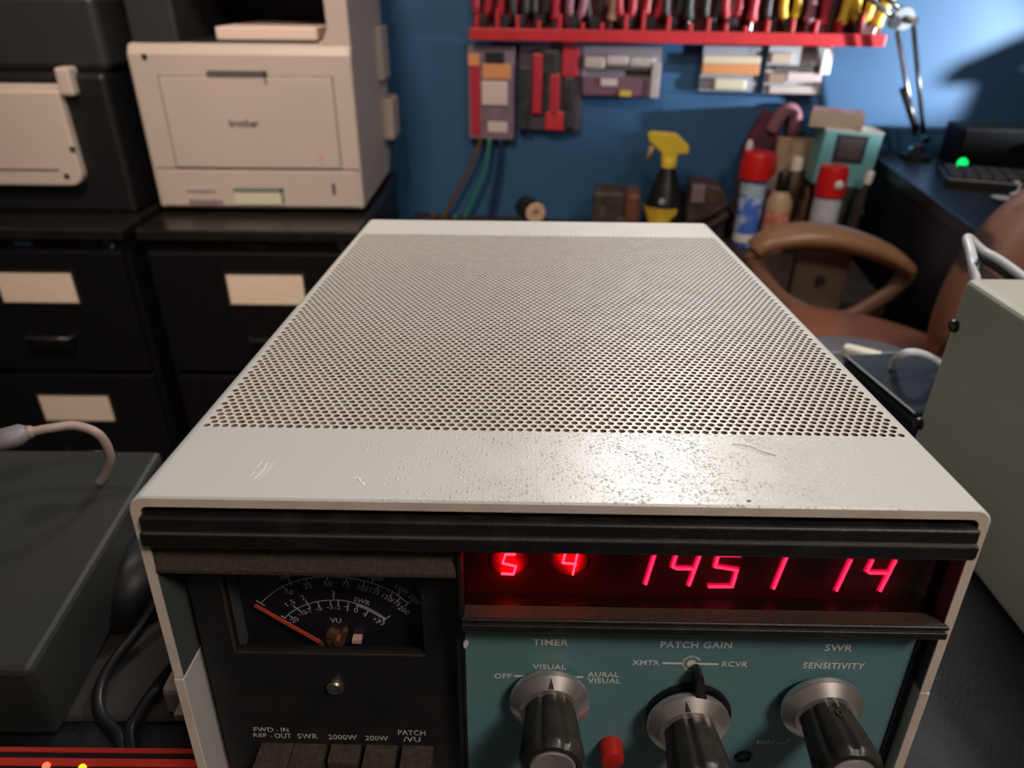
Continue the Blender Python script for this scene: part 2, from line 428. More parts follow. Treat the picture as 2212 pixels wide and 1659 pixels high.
# chips, scratches and a hair on the paint
M_scr = mat('bright_scratch', (0.9, 0.9, 0.88), 0.3)
def L0(x, y, dz=0.00012):
    d = RL @ Vector(((x - 1106) / F, -(y - 829.5) / F, -1.0)); p = CL + d * ((0 - CL.z) / d.z); p.z = dz; return p
for pts, wd in (([(577, 1001), (572, 1012), (562, 1024), (549, 1036)], 0.00035), ([(568, 995), (556, 1010)], 0.0002), ([(551, 1019), (540, 1030)], 0.0002), ([(590, 1001), (575, 1022), (563, 1030)], 0.00015), ([(764, 1034), (773, 1031)], 0.0004), ([(776, 1033), (780, 1041)], 0.0006), ([(784, 1043), (786, 1047)], 0.0007), ([(752, 989), (754, 988)], 0.0003)):
    bm = bmesh.new(); b_stroke(bm, [L0(x, y) for x, y in pts], wd, Vector((0, 0, 1)), 0.00004)
    bm_link('scratch', bm, M_scr, case_top)
bm = bmesh.new(); b_tube(bm, catmull([L0(1583, 960, .0002), L0(1600, 965, .0006), L0(1620, 968, .0005), L0(1645, 978, .0005), L0(1676, 985, .0002)], 6), 0.00009, 6)
hair = bm_link('stray_hair', bm, mat('hair', (0.12, 0.07, 0.05), 0.5), case_top)
bm = bmesh.new(); b_stroke(bm, [L0(1616, 1083), L0(1620, 1082)], 0.0008, Vector((0, 0, 1)), 0.00005)
bm_link('rust_chip', bm, mat('rust', (0.18, 0.08, 0.02), 0.8), case_top)
# lower half of the case
bm = bmesh.new()
o2 = [(x, BOT - SEAM - 0 + 0) for x, z in []]
pts_o = [(-W2 + 0.0, SEAM - 0.0007), (-W2, BOT + 0.005), (-W2 + 0.005, BOT), (W2 - 0.005, BOT), (W2, BOT + 0.005), (W2, SEAM - 0.0007)]
pts_i = [(-W2 + TH, SEAM - 0.0007), (-W2 + TH, BOT + 0.006), (-W2 + 0.006, BOT + TH), (W2 - 0.006, BOT + TH), (W2 - TH, BOT + 0.006), (W2 - TH, SEAM - 0.0007)]
ol = pts_o + pts_i[::-1]
A = [bm.verts.new((x, 0, z)) for x, z in pts_o]; B = [bm.verts.new((x, D, z)) for x, z in pts_o]
C = [bm.verts.new((x, 0, z)) for x, z in pts_i]; E = [bm.verts.new((x, D, z)) for x, z in pts_i]
for i in range(5):
    bm.faces.new([A[i], B[i], B[i + 1], A[i + 1]]); bm.faces.new([C[i], C[i + 1], E[i + 1], E[i]])
    bm.faces.new([A[i], A[i + 1], C[i + 1], C[i]]).material_index = 1; bm.faces.new([B[i], E[i], E[i + 1], B[i + 1]])
bm.faces.new([A[0], C[0], E[0], B[0]]); bm.faces.new([A[-1], B[-1], E[-1], C[-1]])
bm_link('case_bottom', bm, [M_shell, M_shell_edge], dev, bevel=0.0004)
IX = W2 - TH - 0.0002
# insides glimpsed through the vents, and back plate
bm = bmesh.new(); b_box(bm, -IX, IX, 0.03, 0.345, -0.04, -0.037); b_box(bm, -IX, IX, 0.352, 0.356, BOT + 0.004, -0.006)
for k in range(9): b_box(bm, -0.10 + k * 0.024, -0.088 + k * 0.024, 0.06 + (k % 3) * 0.07, 0.10 + (k % 3) * 0.075, -0.037, -0.022)
bm_link('chassis', bm, M_dark, dev)
# feet: tall in front, low at the back (they reach down to the level desk)
inv = dev.matrix_basis.inverted() if False else (Matrix.Translation(o_dev) @ q.to_matrix().to_4x4()).inverted()
for x in (-0.1, 0.1):
    for y in (0.03, 0.325):
        wp = (Matrix.Translation(o_dev) @ q.to_matrix().to_4x4()) @ Vector((x, y, BOT))
        drop = (wp.z - DZ) / math.cos(0.0589)
        lathe_obj('rubber_foot', [(0.009, 0), (0.0085, -drop)], mat('rubber', (0.012, 0.012, 0.012), 0.7), dev, M=Matrix.Translation((x, y, BOT)), seg=20)

# --- black bezel mouldings
bm = bmesh.new()
# profile (y, z), running the full width
top_prof = [(0.030, -0.0042), (0.030, -0.0182), (0.0045, -0.0182), (0.0022, -0.0171), (-0.0026, -0.0163), (-0.0032, -0.0155), (-0.0029, -0.0152), (-0.0035, -0.0148), (-0.0036, -0.0113), (-0.0034, -0.0109), (-0.0020, -0.0107), (-0.0020, -0.0068), (-0.0017, -0.0063), (0.006, -0.0058)]
b_prism(bm, top_prof, -IX, IX, 'X')
bz = bm_link('top_bezel', bm, M_bezel, dev, bevel=0.00025)
bm = bmesh.new(); b_box(bm, -IX + 0.001, IX - 0.001, -0.0036, -0.0021, -0.01092, -0.01078)
bm_link('bezel_ledge', bm, M_dust, bz)
# sloping hood over the meter
def XM(px, py, Y): return loc(px, py, Y).x
xh = loc(984, 1210, 0.0).x
bm = bmesh.new()
b_prism(bm, [(0.0065, -0.0170), (0.0040, -0.0176), (-0.0002, -0.0270), (-0.0002, -0.0284), (0.012, -0.0298), (0.014, -0.0170)], -IX, xh, 'X')
hd = bm_link('meter_hood', bm, M_dust, dev, bevel=0.0003)
# meter panel (black, recessed)
MPY = 0.010
xg = loc(1008, 1500, 0.005).x       # left edge of the green plate
mw = [loc(512, 1408, MPY), loc(917, 1411, MPY)]
mx0, mx1 = mw[0].x, mw[1].x; mz0 = (mw[0].z + mw[1].z) / 2; mz1 = -0.030
mp = bpy.data.objects.new('meter_panel', None)
bm = bmesh.new()
xr = xg - 0.0008; zb = -0.1465
for (a, b, c, d2) in ((-IX + 0.003, mx0, zb, -0.0285), (mx1, xr, zb, -0.0285), (mx0, mx1, zb, mz0)):
    b_box(bm, a, b, MPY, MPY + 0.003, c, d2)
b_box(bm, xr - 0.002, xr, 0.004, MPY + 0.002, zb, -0.0285)
mpan = bm_link('meter_panel', bm, M_panelblk, dev)
bm = bmesh.new(); b_box(bm, mx0 - 0.0004, mx1 + 0.0004, MPY - 0.0004, MPY + 0.0008, mz0 - 0.0009, mz0)
b_box(bm, mx0 - 0.0009, mx0, MPY - 0.0004, MPY + 0.0008, mz0 - 0.0009, mz1)
bm_link('window_frame', bm, mat('meter_frame', (0.05, 0.035, 0.025), 0.4), mpan)
# --- meter
FY = 0.0195
fm = [loc(512, 1408, FY), loc(917, 1411, FY)]
bm = bmesh.new()
b_box(bm, mx0 - 0.004, mx1 + 0.004, FY, FY + 0.001, mz0 - 0.022, mz1 + 0.004)
meter = bm_link('meter', bm, M_meterface, dev)
bm = bmesh.new()
b_box(bm, mx0 - 0.0041, mx0 + 0.0002, MPY + 0.003, FY, mz0 - 0.004, mz1)
bm_link('meter_housing', bm, mat('grey_meter_side', (0.10, 0.095, 0.10), 0.4), meter)
bm = bmesh.new(); b_box(bm, mx0 - .003, mx1 + .003, MPY + 0.003, FY, mz0 - 0.0095, mz0 - 0.0065)
bm_link('meter_sill', bm, M_bezel, meter)
bm = bmesh.new(); b_box(bm, mx0, mx1, MPY + 0.0012, MPY + 0.0018, mz0, mz1)
bm_link('meter_glass', bm, M_clear, meter)
def mc(x, y): return (500 + x / 5.1442, 1230 + y / 5.1442)
def Pm(x, y, Y=FY - 0.0002):
    a = mc(x, y); return loc(a[0], a[1], Y)
bm = bmesh.new()
arcpts = [(325, 375), (400, 305), (480, 245), (570, 190), (660, 150), (780, 112), (900, 88), (1060, 72), (1150, 73), (1280, 85), (1400, 105), (1480, 128), (1570, 155), (1680, 195), (1790, 245), (1880, 310), (1960, 375)]
b_stroke(bm, catmull([Pm(*p) for p in arcpts], 4), 0.00034)
arc2 = [(590, 540), (650, 485), (700, 452), (760, 418), (830, 390), (900, 368), (960, 355), (1050, 344), (1130, 340), (1200, 341), (1290, 354), (1400, 382), (1480, 412), (1560, 450), (1640, 495), (1715, 548)]
b_stroke(bm, catmull([Pm(*p) for p in arc2], 4), 0.00034)
thick = [(1400, 390), (1470, 415), (1550, 452), (1630, 495), (1700, 540)]
b_stroke(bm, catmull([Pm(x - 4, y + 6) for x, y in thick], 4), 0.0011)
for a, b in (((275, 345), (370, 400)), ((555, 515), (600, 545)), ((560, 180), (612, 225)), ((635, 108), (668, 170)), ((825, 100), (838, 148)), ((1062, 72), (1068, 118)), ((1280, 84), (1274, 128)), ((1480, 125), (1465, 185)), ((1575, 112), (1560, 155)), ((1645, 178), (1620, 220)), ((1795, 243), (1765, 300)), ((1868, 245), (1840, 290)), ((1880, 308), (1840, 355)), ((1995, 350), (1925, 410)), ((690, 405), (775, 470)), ((822, 345), (878, 428)), ((1135, 288), (1136, 340)), ((955, 358), (972, 400)), ((1096, 342), (1102, 390)), ((1187, 341), (1187, 390)), ((1302, 358), (1288, 458)), ((1408, 384), (1396, 430)), ((1525, 452), (1480, 520)), ((1760, 515), (1685, 572)), ((640, 512), (680, 535))):
    b_stroke(bm, [Pm(*a), Pm(*b)], 0.0004)
for x, y in ((745, 130), (890, 88), (965, 78), (1020, 74), (1110, 74), (1150, 75), (1192, 77), (1235, 80), (1320, 92), (1360, 99), (1400, 106), (1440, 114), (1630, 172), (1680, 192), (1735, 218), (1790, 250)):
    b_stroke(bm, [Pm(x, y), Pm(x - 4, y + 24)], 0.0002)
def mt(s, x0, y0, x1, y1, h, bold=0.004):
    p0 = Pm(x0, y0); p1 = Pm(x1, y1); e = (p1 - p0).normalized()
    up = Vector((0, -1, 0)).cross(e) * -1
    up = Vector((-e.z, 0, e.x)); up.normalize()
    b_text(bm, s, p0, p1, up * h, bold)
PXM = 0.00017 / 5.1442 * 1.0
hh = 0.00205
mt('1.5', 625, 415, 715, 372, hh * .95); mt('2', 790, 340, 828, 325, hh); mt('3', 1112, 290, 1155, 290, hh); mt('SWR', 1355, 350, 1530, 402, hh, 0.015)
mt('10', 600, 265, 675, 285, hh * 1.1); mt('25', 815, 215, 905, 198, hh * 1.1); mt('50', 1030, 185, 1122, 185, hh * 1.1); mt('75', 1228, 188, 1308, 198, hh * 1.1)
mt('100', 1400, 222, 1508, 248, hh * 1.15); mt('125', 1530, 248, 1630, 285, hh * 1.15); mt('150', 1662, 308, 1765, 358, hh * 1.1); mt('175', 1770, 362, 1852, 412, hh); mt('200', 1845, 432, 1945, 505, hh)
mt('1500', 1812, 205, 1945, 275, hh * 0.9); mt('2000', 1955, 300, 2065, 395, hh * 0.9); mt('1000', 1515, 102, 1680, 130, hh * 1.1); mt('100', 560, 115, 660, 85, hh)
mt('-20', 660, 610, 755, 560, hh); mt('-10', 760, 520, 845, 490, hh); mt('-7', 852, 492, 905, 470, hh); mt('-5', 945, 462, 1012, 452, hh); mt('-3', 1065, 440, 1128, 440, hh); mt('-2', 1150, 442, 1208, 445, hh)
mt('0', 1355, 472, 1400, 482, hh); mt('-', 1255, 430, 1285, 430, hh); mt('+', 1455, 500, 1480, 508, hh * .6); mt('+2', 1560, 560, 1625, 600, hh); mt('+3', 1615, 590, 1675, 625, hh); mt('VU', 1098, 588, 1220, 592, hh, 0.012)
bm_link('scale', bm, M_meterprint, meter)
bm = bmesh.new()
NY = FY - 0.0035
a = loc(549, 1308, NY); b = loc(690, 1388, NY)
t = (b - a).normalized(); s = Vector((t.z, 0, -t.x)) * 0.00055
vs = [a - s, a + s, b + s * 1.2, b - s * 1.2]
b_prism(bm, [(v.x, v.z) for v in vs], NY, NY + 0.0006, 'Y')
bm_link('needle', bm, M_needle, meter)
bm = bmesh.new()
for (x, y, r, h) in ((727, 1375, 0.0035, 0.0018), (731, 1374, 0.0012, 0.0034), (716, 1362, 0.0016, 0.0025), (745, 1360, 0.0013, 0.002), (695, 1389, 0.0010, 0.0032)):
    c = loc(x, y, FY)
    b_lathe(bm, [(r, 0), (r, h)], Matrix.Translation(c) @ Matrix.Rotation(math.radians(90), 4, 'X'), 16)
bm_link('meter_movement', bm, mat('meter_brass', (0.55, 0.28, 0.12), 0.3, 0.8), meter)
bm = bmesh.new(); c = loc(770, 1387, FY - 0.003); b_box(bm, c.x - .0016, c.x + .0016, FY - .003, FY, c.z - .0008, c.z + .0008)
bm_link('scale_stop', bm, mat('tan_stop', (0.85, 0.55, 0.38), 0.5), meter)
# meter adjusting screw
c = loc(725, 1480, MPY)
sc = lathe_obj('adjusting_screw', [(0.0030, 0), (0.0030, 0.0015), (0.0024, 0.0022)], M_screw, dev, M=Matrix.Translation(c) @ Matrix.Rotation(math.radians(90), 4, 'X'), seg=24)
bm = bmesh.new(); b_box(bm, c.x - .0026, c.x + .0026, c.y - .00235, c.y - .0018, c.z - .0003, c.z + .0003); bm_link('slot', bm, M_dark, sc)
# lettering on the black panel
bm = bmesh.new()
def pt(bm, s, x0, y0, x1, y1, hpx, Y, bold=0.02, shear=0.0):
    p0 = loc(x0, y0, Y); p1 = loc(x1, y1, Y); top = loc(x0, y0 - hpx, Y)
    h = (top - p0).length; e = (p1 - p0).normalized(); up = Vector((-e.z, 0, e.x)) * h
    b_text(bm, s, p0, p1, up, bold, shear)
PB = MPY - 0.0001
def pc(x, y): return 520 + x / 4.8087, 1480 + y / 4.8087
def ptb(s, x0, y0, x1, y1, h): a = pc(x0, y0); b = pc(x1, y1); pt(bm, s, a[0], a[1], b[0], b[1], h / 4.8087, PB, 0.02)
ptb('FWD', 138, 482, 345, 485, 44); ptb('-', 372, 485, 390, 485, 40); ptb('IN', 420, 485, 500, 487, 44); ptb('REF', 135, 538, 272, 540, 38); ptb('-', 310, 540, 330, 540, 30); ptb('OUT', 355, 548, 530, 552, 48)
ptb('SWR', 595, 553, 802, 556, 50); ptb('2000W', 912, 562, 1212, 568, 50); ptb('200W', 1296, 572, 1535, 577, 48); ptb('PATCH', 1635, 515, 1920, 522, 50); ptb('/VU', 1690, 585, 1870, 588, 48)
bm_link('lettering', bm, M_white2, mpan)
# push buttons
bx = [(556, 634, 1647), (628, 705, 1650), (707, 779, 1634), (782, 857, 1651), (861, 935, 1653)]
for i, (x0, x1, yf) in enumerate(bx):
    a = loc(x0 + 8, 1603, MPY).x; b = loc(x1 + 4, 1603, MPY).x
    zt = loc((x0 + x1) / 2, 1604 + i * 1.5, MPY).z
    yy = MPY - (0.0105 if i != 2 else 0.0065)
    bmx = bmesh.new(); b_prism(bmx, [(MPY + 0.004, zt), (yy, zt - 0.0006), (yy - 0.0004, zt - 0.0016), (yy, zt - 0.012), (MPY + 0.004, zt - 0.012)], a, b - 0.0006, 'X')
    bm_link('push_button', bmx, M_key, dev, bevel=0.0003)

# --- display window and digits
GYD = 0.0062
zt_d = -0.0172; zb_d = loc(1500, 1315, GYD).z
xd0 = loc(1003, 1250, GYD).x
bm = bmesh.new(); b_box(bm, xd0, IX - 0.0003, GYD, GYD + 0.0012, zb_d - 0.0005, zt_d)
dwin = bm_link('display_window', bm, M_redglass, dev)
bm = bmesh.new(); b_box(bm, xd0, IX - 0.0003, GYD + 0.012, GYD + 0.013, zb_d - 0.012, zt_d + 0.004); b_box(bm, xd0, IX - .0003, GYD + 0.0013, GYD + 0.012, zb_d - 0.0135, zb_d - 0.0125)
bm_link('display_backing', bm, mat('display_back', (0.012, 0.006, 0.008), 0.5), dwin)
LY = GYD + 0.006
def dg(x, y): return loc(980 + x / 3.3242, 1160 + y / 3.3242, LY)
def dr(x, y): return loc(1560 + x / 2.77, 1060 + y / 2.77, LY)
def rel(f, strokes): return [[f(*p) for p in s] for s in strokes]
DIG = [
 ('5 in the timer', M_led2, 0.0006, rel(dg, [[(440, 122), (372, 122), (352, 185), (447, 207), (430, 263), (345, 260)]])),
 ('4 in the timer', M_led2, 0.0006, rel(dg, [[(800, 118), (783, 182), (880, 192)], [(888, 120), (855, 265)]])),
 ('leading 1 of the hours', M_led, 0.00075, rel(dg, [[(1442, 130), (1378, 335)]])),
 ('4 of the hours', M_led, 0.00075, rel(dg, [[(1598, 130), (1572, 212), (1600, 225), (1725, 228)], [(1765, 140), (1690, 345)]])),
 ('5 of the minutes', M_led, 0.00075, rel(dg, [[(1900, 130), (1878, 212), (2035, 236), (2000, 355), (1835, 355)], [(1900, 130), (2060, 132)]])),
 ('1 of the minutes', M_led, 0.00075, rel(dr, [[(384, 400), (308, 583)]])),
 ('1 of the seconds', M_led, 0.00075, rel(dr, [[(770, 415), (684, 595)]])),
 ('4 of the seconds', M_led, 0.00075, rel(dr, [[(900, 415), (868, 478), (885, 490), (990, 492)], [(1038, 418), (945, 597)]])),
]
for nm, m_, wd, st in DIG:
    bm = bmesh.new()
    for s_ in st: b_stroke(bm, s_, wd, Vector((0, -1, 0)), 0.0005)
    o = bm_link('digit', bm, m_, dwin); o['label'] = 'glowing red digit ' + nm
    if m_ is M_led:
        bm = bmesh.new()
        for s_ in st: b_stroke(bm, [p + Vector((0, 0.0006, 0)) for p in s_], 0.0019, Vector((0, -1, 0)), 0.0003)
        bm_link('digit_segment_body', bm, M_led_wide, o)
for nm, m_, wd, st in DIG[:2]:
    allp = [p for s_ in st for p in s_]
    cc_ = Vector(((min(p.x for p in allp) + max(p.x for p in allp)) / 2, LY + 0.00135, (min(p.z for p in allp) + max(p.z for p in allp)) / 2 + 0.0005))
    lathe_obj('digit_lens', [(0.0068, -0.0002), (0.0062, 0.0002), (0.0052, 0.0003)], mat('red_lens_backing', (0.36, 0.015, 0.045), 0.9), dwin, M=Matrix.Translation(cc_) @ Matrix.Rotation(math.radians(90), 4, 'X'), seg=32)
bm = bmesh.new(); b_box(bm, xd0, IX - 0.004, LY + 0.0014, LY + 0.0024, zb_d - 0.010, zt_d + 0.003)
bm_link('digit_board', bm, M_halo, dwin)
bm = bmesh.new(); b_box(bm, IX - 0.0035, IX - 0.0002, GYD + 0.0014, GYD + 0.012, zb_d - 0.012, zt_d + 0.003)
bm_link('display_end', bm, M_panelblk, dwin)

# --- lower rail under the display
bm = bmesh.new()
xr0 = loc(999, 1345, 0).x
zl = -0.0421
b_prism(bm, [(0.0062, zb_d), (-0.0026, zl), (-0.0030, zl - 0.0004), (-0.0030, zl - 0.0014), (-0.0022, zl - 0.0017), (-0.0022, zl - 0.0022), (-0.0032, zl - 0.0025), (-0.0034, zl - 0.0046), (-0.0026, zl - 0.0055), (0.0049, zl - 0.0062), (0.012, zb_d)], xr0, IX, 'X')
rail = bm_link('lower_rail', bm, M_bezel, dev, bevel=0.0002)
bm = bmesh.new(); b_prism(bm, [(0.0060, zb_d + 0.0002), (0.0060, zb_d + 0.0001), (-0.0025, zl + 0.0001), (-0.0025, zl + 0.0002)], xr0 + 0.0006, IX - 0.001, 'X')
bm_link('rail_ledge', bm, M_dust, rail)
bm = bmesh.new(); b_box(bm, xr0 - 0.0012, xr0 + 0.0003, -0.0005, 0.012, zl - 0.006, -0.0185)
bm_link('divider', bm, M_bezel, dev, bevel=0.0003)

# --- green front panel
PY0 = 0.005
bm = bmesh.new(); b_box(bm, xg, IX - 0.0012, PY0, PY0 + 0.002, zb, zl - 0.0058)
gp = bm_link('front_panel', bm, M_green, dev)
bm = bmesh.new(); b_box(bm, IX - 0.0030, IX, PY0 - 0.0006, PY0 + 0.0015, zb, zl - 0.0062)
bm_link('panel_edge', bm, M_bezel, gp)
bm = bmesh.new(); b_box(bm, xg - 0.0014, xg - 0.0002, PY0 - 0.001, PY0 + 0.006, zb, -0.0485)
bm_link('panel_edge', bm, M_bezel, gp)
c = loc(1006, 1389, PY0 - 0.0001)
bm = bmesh.new(); b_prism(bm, [(c.x - .0007, c.z + .0012), (c.x + .0006, c.z + .0015), (c.x + .0010, c.z + .0003), (c.x, c.z - .0014), (c.x - .0006, c.z - .0010)], PY0 - 0.0012, PY0, 'Y')
bm_link('paint_chip', bm, mat('bare_chip', (0.75, 0.70, 0.62), 0.6), gp)
bm = bmesh.new(); PG = PY0 - 0.0001
def g2(x, y): return 980 + x / 3.3242, 1160 + y / 3.3242
def g3(x, y): return 1560 + x / 2.77, 1060 + y / 2.77
def ptg(s, a, b, h, bold=0.018): pt(bm, s, a[0], a[1], b[0], b[1], h, PG, bold)
ptg('TIMER', g2(568, 776), g2(822, 780), 13); ptg('VISUAL', g2(566, 948), g2(808, 952), 10.5); ptg('OFF', g2(293, 1014), g2(415, 1014), 10); ptg('AURAL', g2(962, 1004), g2(1185, 1006), 10.5); ptg('VISUAL', g2(960, 1048), g2(1198, 1051), 10.5)
ptg('PATCH GAIN', g2(1484, 795), g2(1995, 800), 13.5); ptg('XMTR', g2(1280, 918), g2(1476, 921), 10.5); ptg('RCVR', g2(1925, 930), g3(150, 1054), 11)
ptg('SWR', g3(610, 958), g3(775, 961), 14); ptg('SENSITIVITY', g3(480, 1062), g3(848, 1068), 12.5); ptg('MIN', g3(205, 1517), g3(306, 1518), 8.5)
def ln(pts, f, wpx=4.2): b_stroke(bm, [loc(*f(*p), PG + 0.0001) for p in pts], wpx * 0.000168)
ln([(440, 998), (512, 999), (545, 1040)], g2, 4); ln([(688, 968), (688, 1022)], g2, 4.5); ln([(925, 1006), (855, 1004), (825, 1048)], g2, 4)
ln([(1502, 905), (1640, 908)], g2, 4); ln([(1700, 909), (1895, 914)], g2, 4.5); ln([(325, 1508), (375, 1508), (408, 1482)], g3, 2.4)
cc = [(1765, 885), (1740, 866), (1712, 860), (1680, 868), (1655, 885), (1645, 910), (1655, 935), (1682, 955), (1712, 958), (1742, 950), (1760, 940)]
b_stroke(bm, catmull([loc(*g2(*p), PG + 0.0001) for p in cc], 4), 4.6 * 0.000168)
c = loc(*g2(1708, 910), PG)
b_lathe(bm, [(0.0016, 0), (0.0016, 0.0001)], Matrix.Translation(c) @ Matrix.Rotation(math.radians(90), 4, 'X'), 20)
bm_link('lettering', bm, M_white, gp)

# --- knobs: aluminium skirt, fluted black body, spun end cap
RXK = Matrix.Rotation(math.radians(90), 4, 'X')        # local +Z -> -Y (towards the viewer)
def knob(cx, cz, R, ang, kind, y0=PY0):
    k = bpy.data.objects.new('control_knob', None); COL.objects.link(k); k.parent = dev; k.location = (cx, y0, cz); k.empty_display_size = .01
    k.rotation_euler = (0, math.radians(ang), 0)
    lathe_obj('skirt', [(R * 0.98, 0.0022), (R, 0.0030), (R, 0.0042), (R * 0.985, 0.0047), (R * 0.74, 0.0077), (R * 0.70, 0.0078)], M_silver, k, M=RXK, seg=72, sharp=14)
    rb = R * 0.665
    ph = {'flute': 0.0, 'wing': 0.35, 'plain': math.radians(22.5)}[kind]
    def fl(a, h):
        d = max(0.0, math.cos(8 * (a - math.pi / 2) + 8 * ph + math.pi))
        return 1.0 - (0.10 if h < 0.0262 else 0.04) * d ** 2.2
    body = lathe_obj('knob_body', [(rb * .92, 0.0070), (rb * .93, 0.0085), (rb * 1.02, 0.0150), (rb * 1.14, 0.0250), (rb * 1.12, 0.0268), (rb * 1.02, 0.0284), (rb * 0.86, 0.0286), (rb * 0.82, 0.0278)], M_knob, k, M=RXK, seg=96, flute=fl, sharp=30)
    lathe_obj('end_cap', [(rb * 0.80, 0.0276), (rb * 0.80, 0.0286), (rb * 0.74, 0.0290), (rb * 0.05, 0.0285)], M_silver, k, M=RXK, seg=64)
    # black triangular index mark on the skirt
    if kind != 'plain':
        bm = bmesh.new()
        s = (0.0078 - 0.0047) / (0.985 * R - 0.74 * R)
        def sk(x, r): return Vector((x, -(0.0047 + (0.985 * R - r) * s) - 0.00012, r))
        v = [bm.verts.new(sk(-0.0010, R * 0.76)), bm.verts.new(sk(0.0010, R * 0.76)), bm.verts.new(sk(0, R * 0.95))]
        w_ = [bm.verts.new(p.co + Vector((0, 0.0001, 0))) for p in v]
        bm.faces.new(v); bm.faces.new(w_[::-1])
        for i in range(3): bm.faces.new([v[i], w_[i], w_[(i + 1) % 3], v[(i + 1) % 3]])
        bm_link('index_mark', bm, mat('index_black', (0.012, 0.008, 0.010), 0.5), k)
    else:
        c = Vector((0.0005, -0.0128, rb * 0.995))
        lathe_obj('set_screw_hole', [(0.0011, -0.0006), (0.0011, 0.00025), (0.0007, 0.00025), (0.0006, -0.0005)], M_dark, k, M=Matrix.Translation(c), seg=16)
    return k
kn = knob(0.00030, -0.0828, 0.01375, 0, 'flute'); kn['label'] = 'knob under the word TIMER, its index pointing straight up'
kn = knob(0.0482, -0.0907, 0.0142, -11, 'wing', PY0 - 0.0015); kn['label'] = 'knob under the words PATCH GAIN, with a black lever behind it'
kn = knob(0.0933, -0.0838, 0.0139, 0, 'plain'); kn['label'] = 'knob under the word SENSITIVITY, with a set screw hole in its side'
# black lever of the dual control
lv0 = loc(1512, 1515, PY0 - 0.003); lv1 = loc(1508, 1449, PY0 - 0.004)
bm = bmesh.new()
b_lathe(bm, [(0.0146, 0.0003), (0.0146, 0.0022)], Matrix.Translation((0.0492, PY0, -0.0907)) @ RXK, 48)
dxl = (lv1 - lv0).normalized(); sl = Vector((dxl.z, 0, -dxl.x))
pr = [lv0 - dxl * 0.004 - sl * 0.0022, lv0 - dxl * 0.004 + sl * 0.0022, lv0 + dxl * 0.003 + sl * 0.0021, lv1 - dxl * 0.002 + sl * 0.0015, lv1 + sl * 0.0007, lv1 - sl * 0.0007, lv1 - dxl * 0.002 - sl * 0.0013, lv0 + dxl * 0.003 - sl * 0.0020]
b_prism(bm, [(p.x, p.z) for p in pr], PY0 - 0.0062, PY0 - 0.0008, 'Y')
bm_link('lever', bm, mat('lever_black', (0.010, 0.008, 0.009), 0.3), dev, bevel=0.0005)
c = loc(1322, 1638, PY0); zc_ = -0.1045
rbn = lathe_obj('red_button', [(0.0043, -0.001), (0.0043, 0.0062), (0.0040, 0.0070), (0.0030, 0.0073)], M_redbtn, dev, M=Matrix.Translation((0.0231, PY0, -0.1080)) @ RXK, seg=32)
c = loc(1606, 1634, PY0)
lathe_obj('jack_hole', [(0.0032, 0), (0.0032, 0.0008), (0.0022, 0.0010), (0.0019, 0.0003)], mat('blue_black', (0.008, 0.012, 0.022), 0.25), dev, M=Matrix.Translation(c) @ RXK, seg=28)


# ================================================================ FILING CABINETS
CT = 0.69
M_cab = mat('black_cabinet_paint', (0.004, 0.004, 0.005), 0.42, color2=(0.006, 0.005, 0.005), scale=60, bump=0.03, bscale=400)
M_cabtop = mat('black_cabinet_top', (0.010, 0.009, 0.008), 0.28, color2=(0.016, 0.013, 0.011), scale=30)
M_chrome = mat('chrome', (0.75, 0.68, 0.60), 0.18, 1.0)
M_card = mat('cream_label_card', (0.88, 0.70, 0.56), 0.7, var=0.05)
M_holder = mat('label_holder', (0.10, 0.09, 0.08), 0.35, 0.8)
CY = 1.49
def cabinet(xr, label, first=False):
    """two-drawer filing cabinet whose right side is at xr"""
    wd = 0.470; xl = xr - wd
    t = thing('filing_cabinet', ((xl + xr) / 2, CY + 0.30, 0), label, 'filing cabinet', group='black two-drawer filing cabinets')
    ox = (xl + xr) / 2; oy = CY + 0.30
    def bb(name, x0, x1, y0, y1, z0, z1, m, par=t, bev=0.0):
        return box_obj(name, x0 - ox, x1 - ox, y0 - oy, y1 - oy, z0, z1, m, par, bevel=bev)
    bb('cabinet_body', xl, xr, CY + 0.022, CY + 0.56, 0.0, CT - 0.022, M_cab)
    bb('cabinet_top', xl - 0.003, xr + 0.003, CY, CY + 0.565, CT - 0.024, CT, M_cabtop, bev=0.004)
    for z0, z1, lz in ((0.352, 0.640, 0.558), (0.050, 0.338, 0.249)):
        d = bb('drawer', xl + 0.012, xr - 0.012, CY + 0.002, CY + 0.022, z0, z1, M_cab, bev=0.003)
        cx = xr - 0.213
        h = bb('label_holder', cx - 0.090, cx + 0.090, CY - 0.001, CY + 0.002, lz - 0.040, lz + 0.040, M_holder, d)
        bb('label_card', cx - 0.083, cx + 0.083, CY - 0.0018, CY - 0.0008, lz - 0.034, lz + 0.034, M_card, d)
        bm = bmesh.new()
        hz = lz - 0.115
        b_tube(bm, [Vector((cx - 0.05 - ox, CY + 0.002 - oy, hz)), Vector((cx - 0.048 - ox, CY - 0.022 - oy, hz)), Vector((cx + 0.048 - ox, CY - 0.022 - oy, hz)), Vector((cx + 0.05 - ox, CY + 0.002 - oy, hz))], 0.006, 8)
        bm_link('handle', bm, mat('dark_pull_metal', (0.05, 0.045, 0.045), 0.3, 0.6), d, smooth=True)
    k = lathe_obj('lock', [(0.012, 0), (0.012, 0.006), (0.009, 0.009)], M_chrome, t, M=Matrix.Translation((xr - 0.040 - ox, CY + 0.022 - oy, CT - 0.036)) @ RXK, seg=20)
    bb('maker_badge', xr - 0.245, xr - 0.205, CY + 0.018, CY + 0.0215, CT - 0.044, CT - 0.032, M_chrome if not first else M_holder)
    return t
cabinet(-0.330, 'black two-drawer filing cabinet under the white laser printer', True)
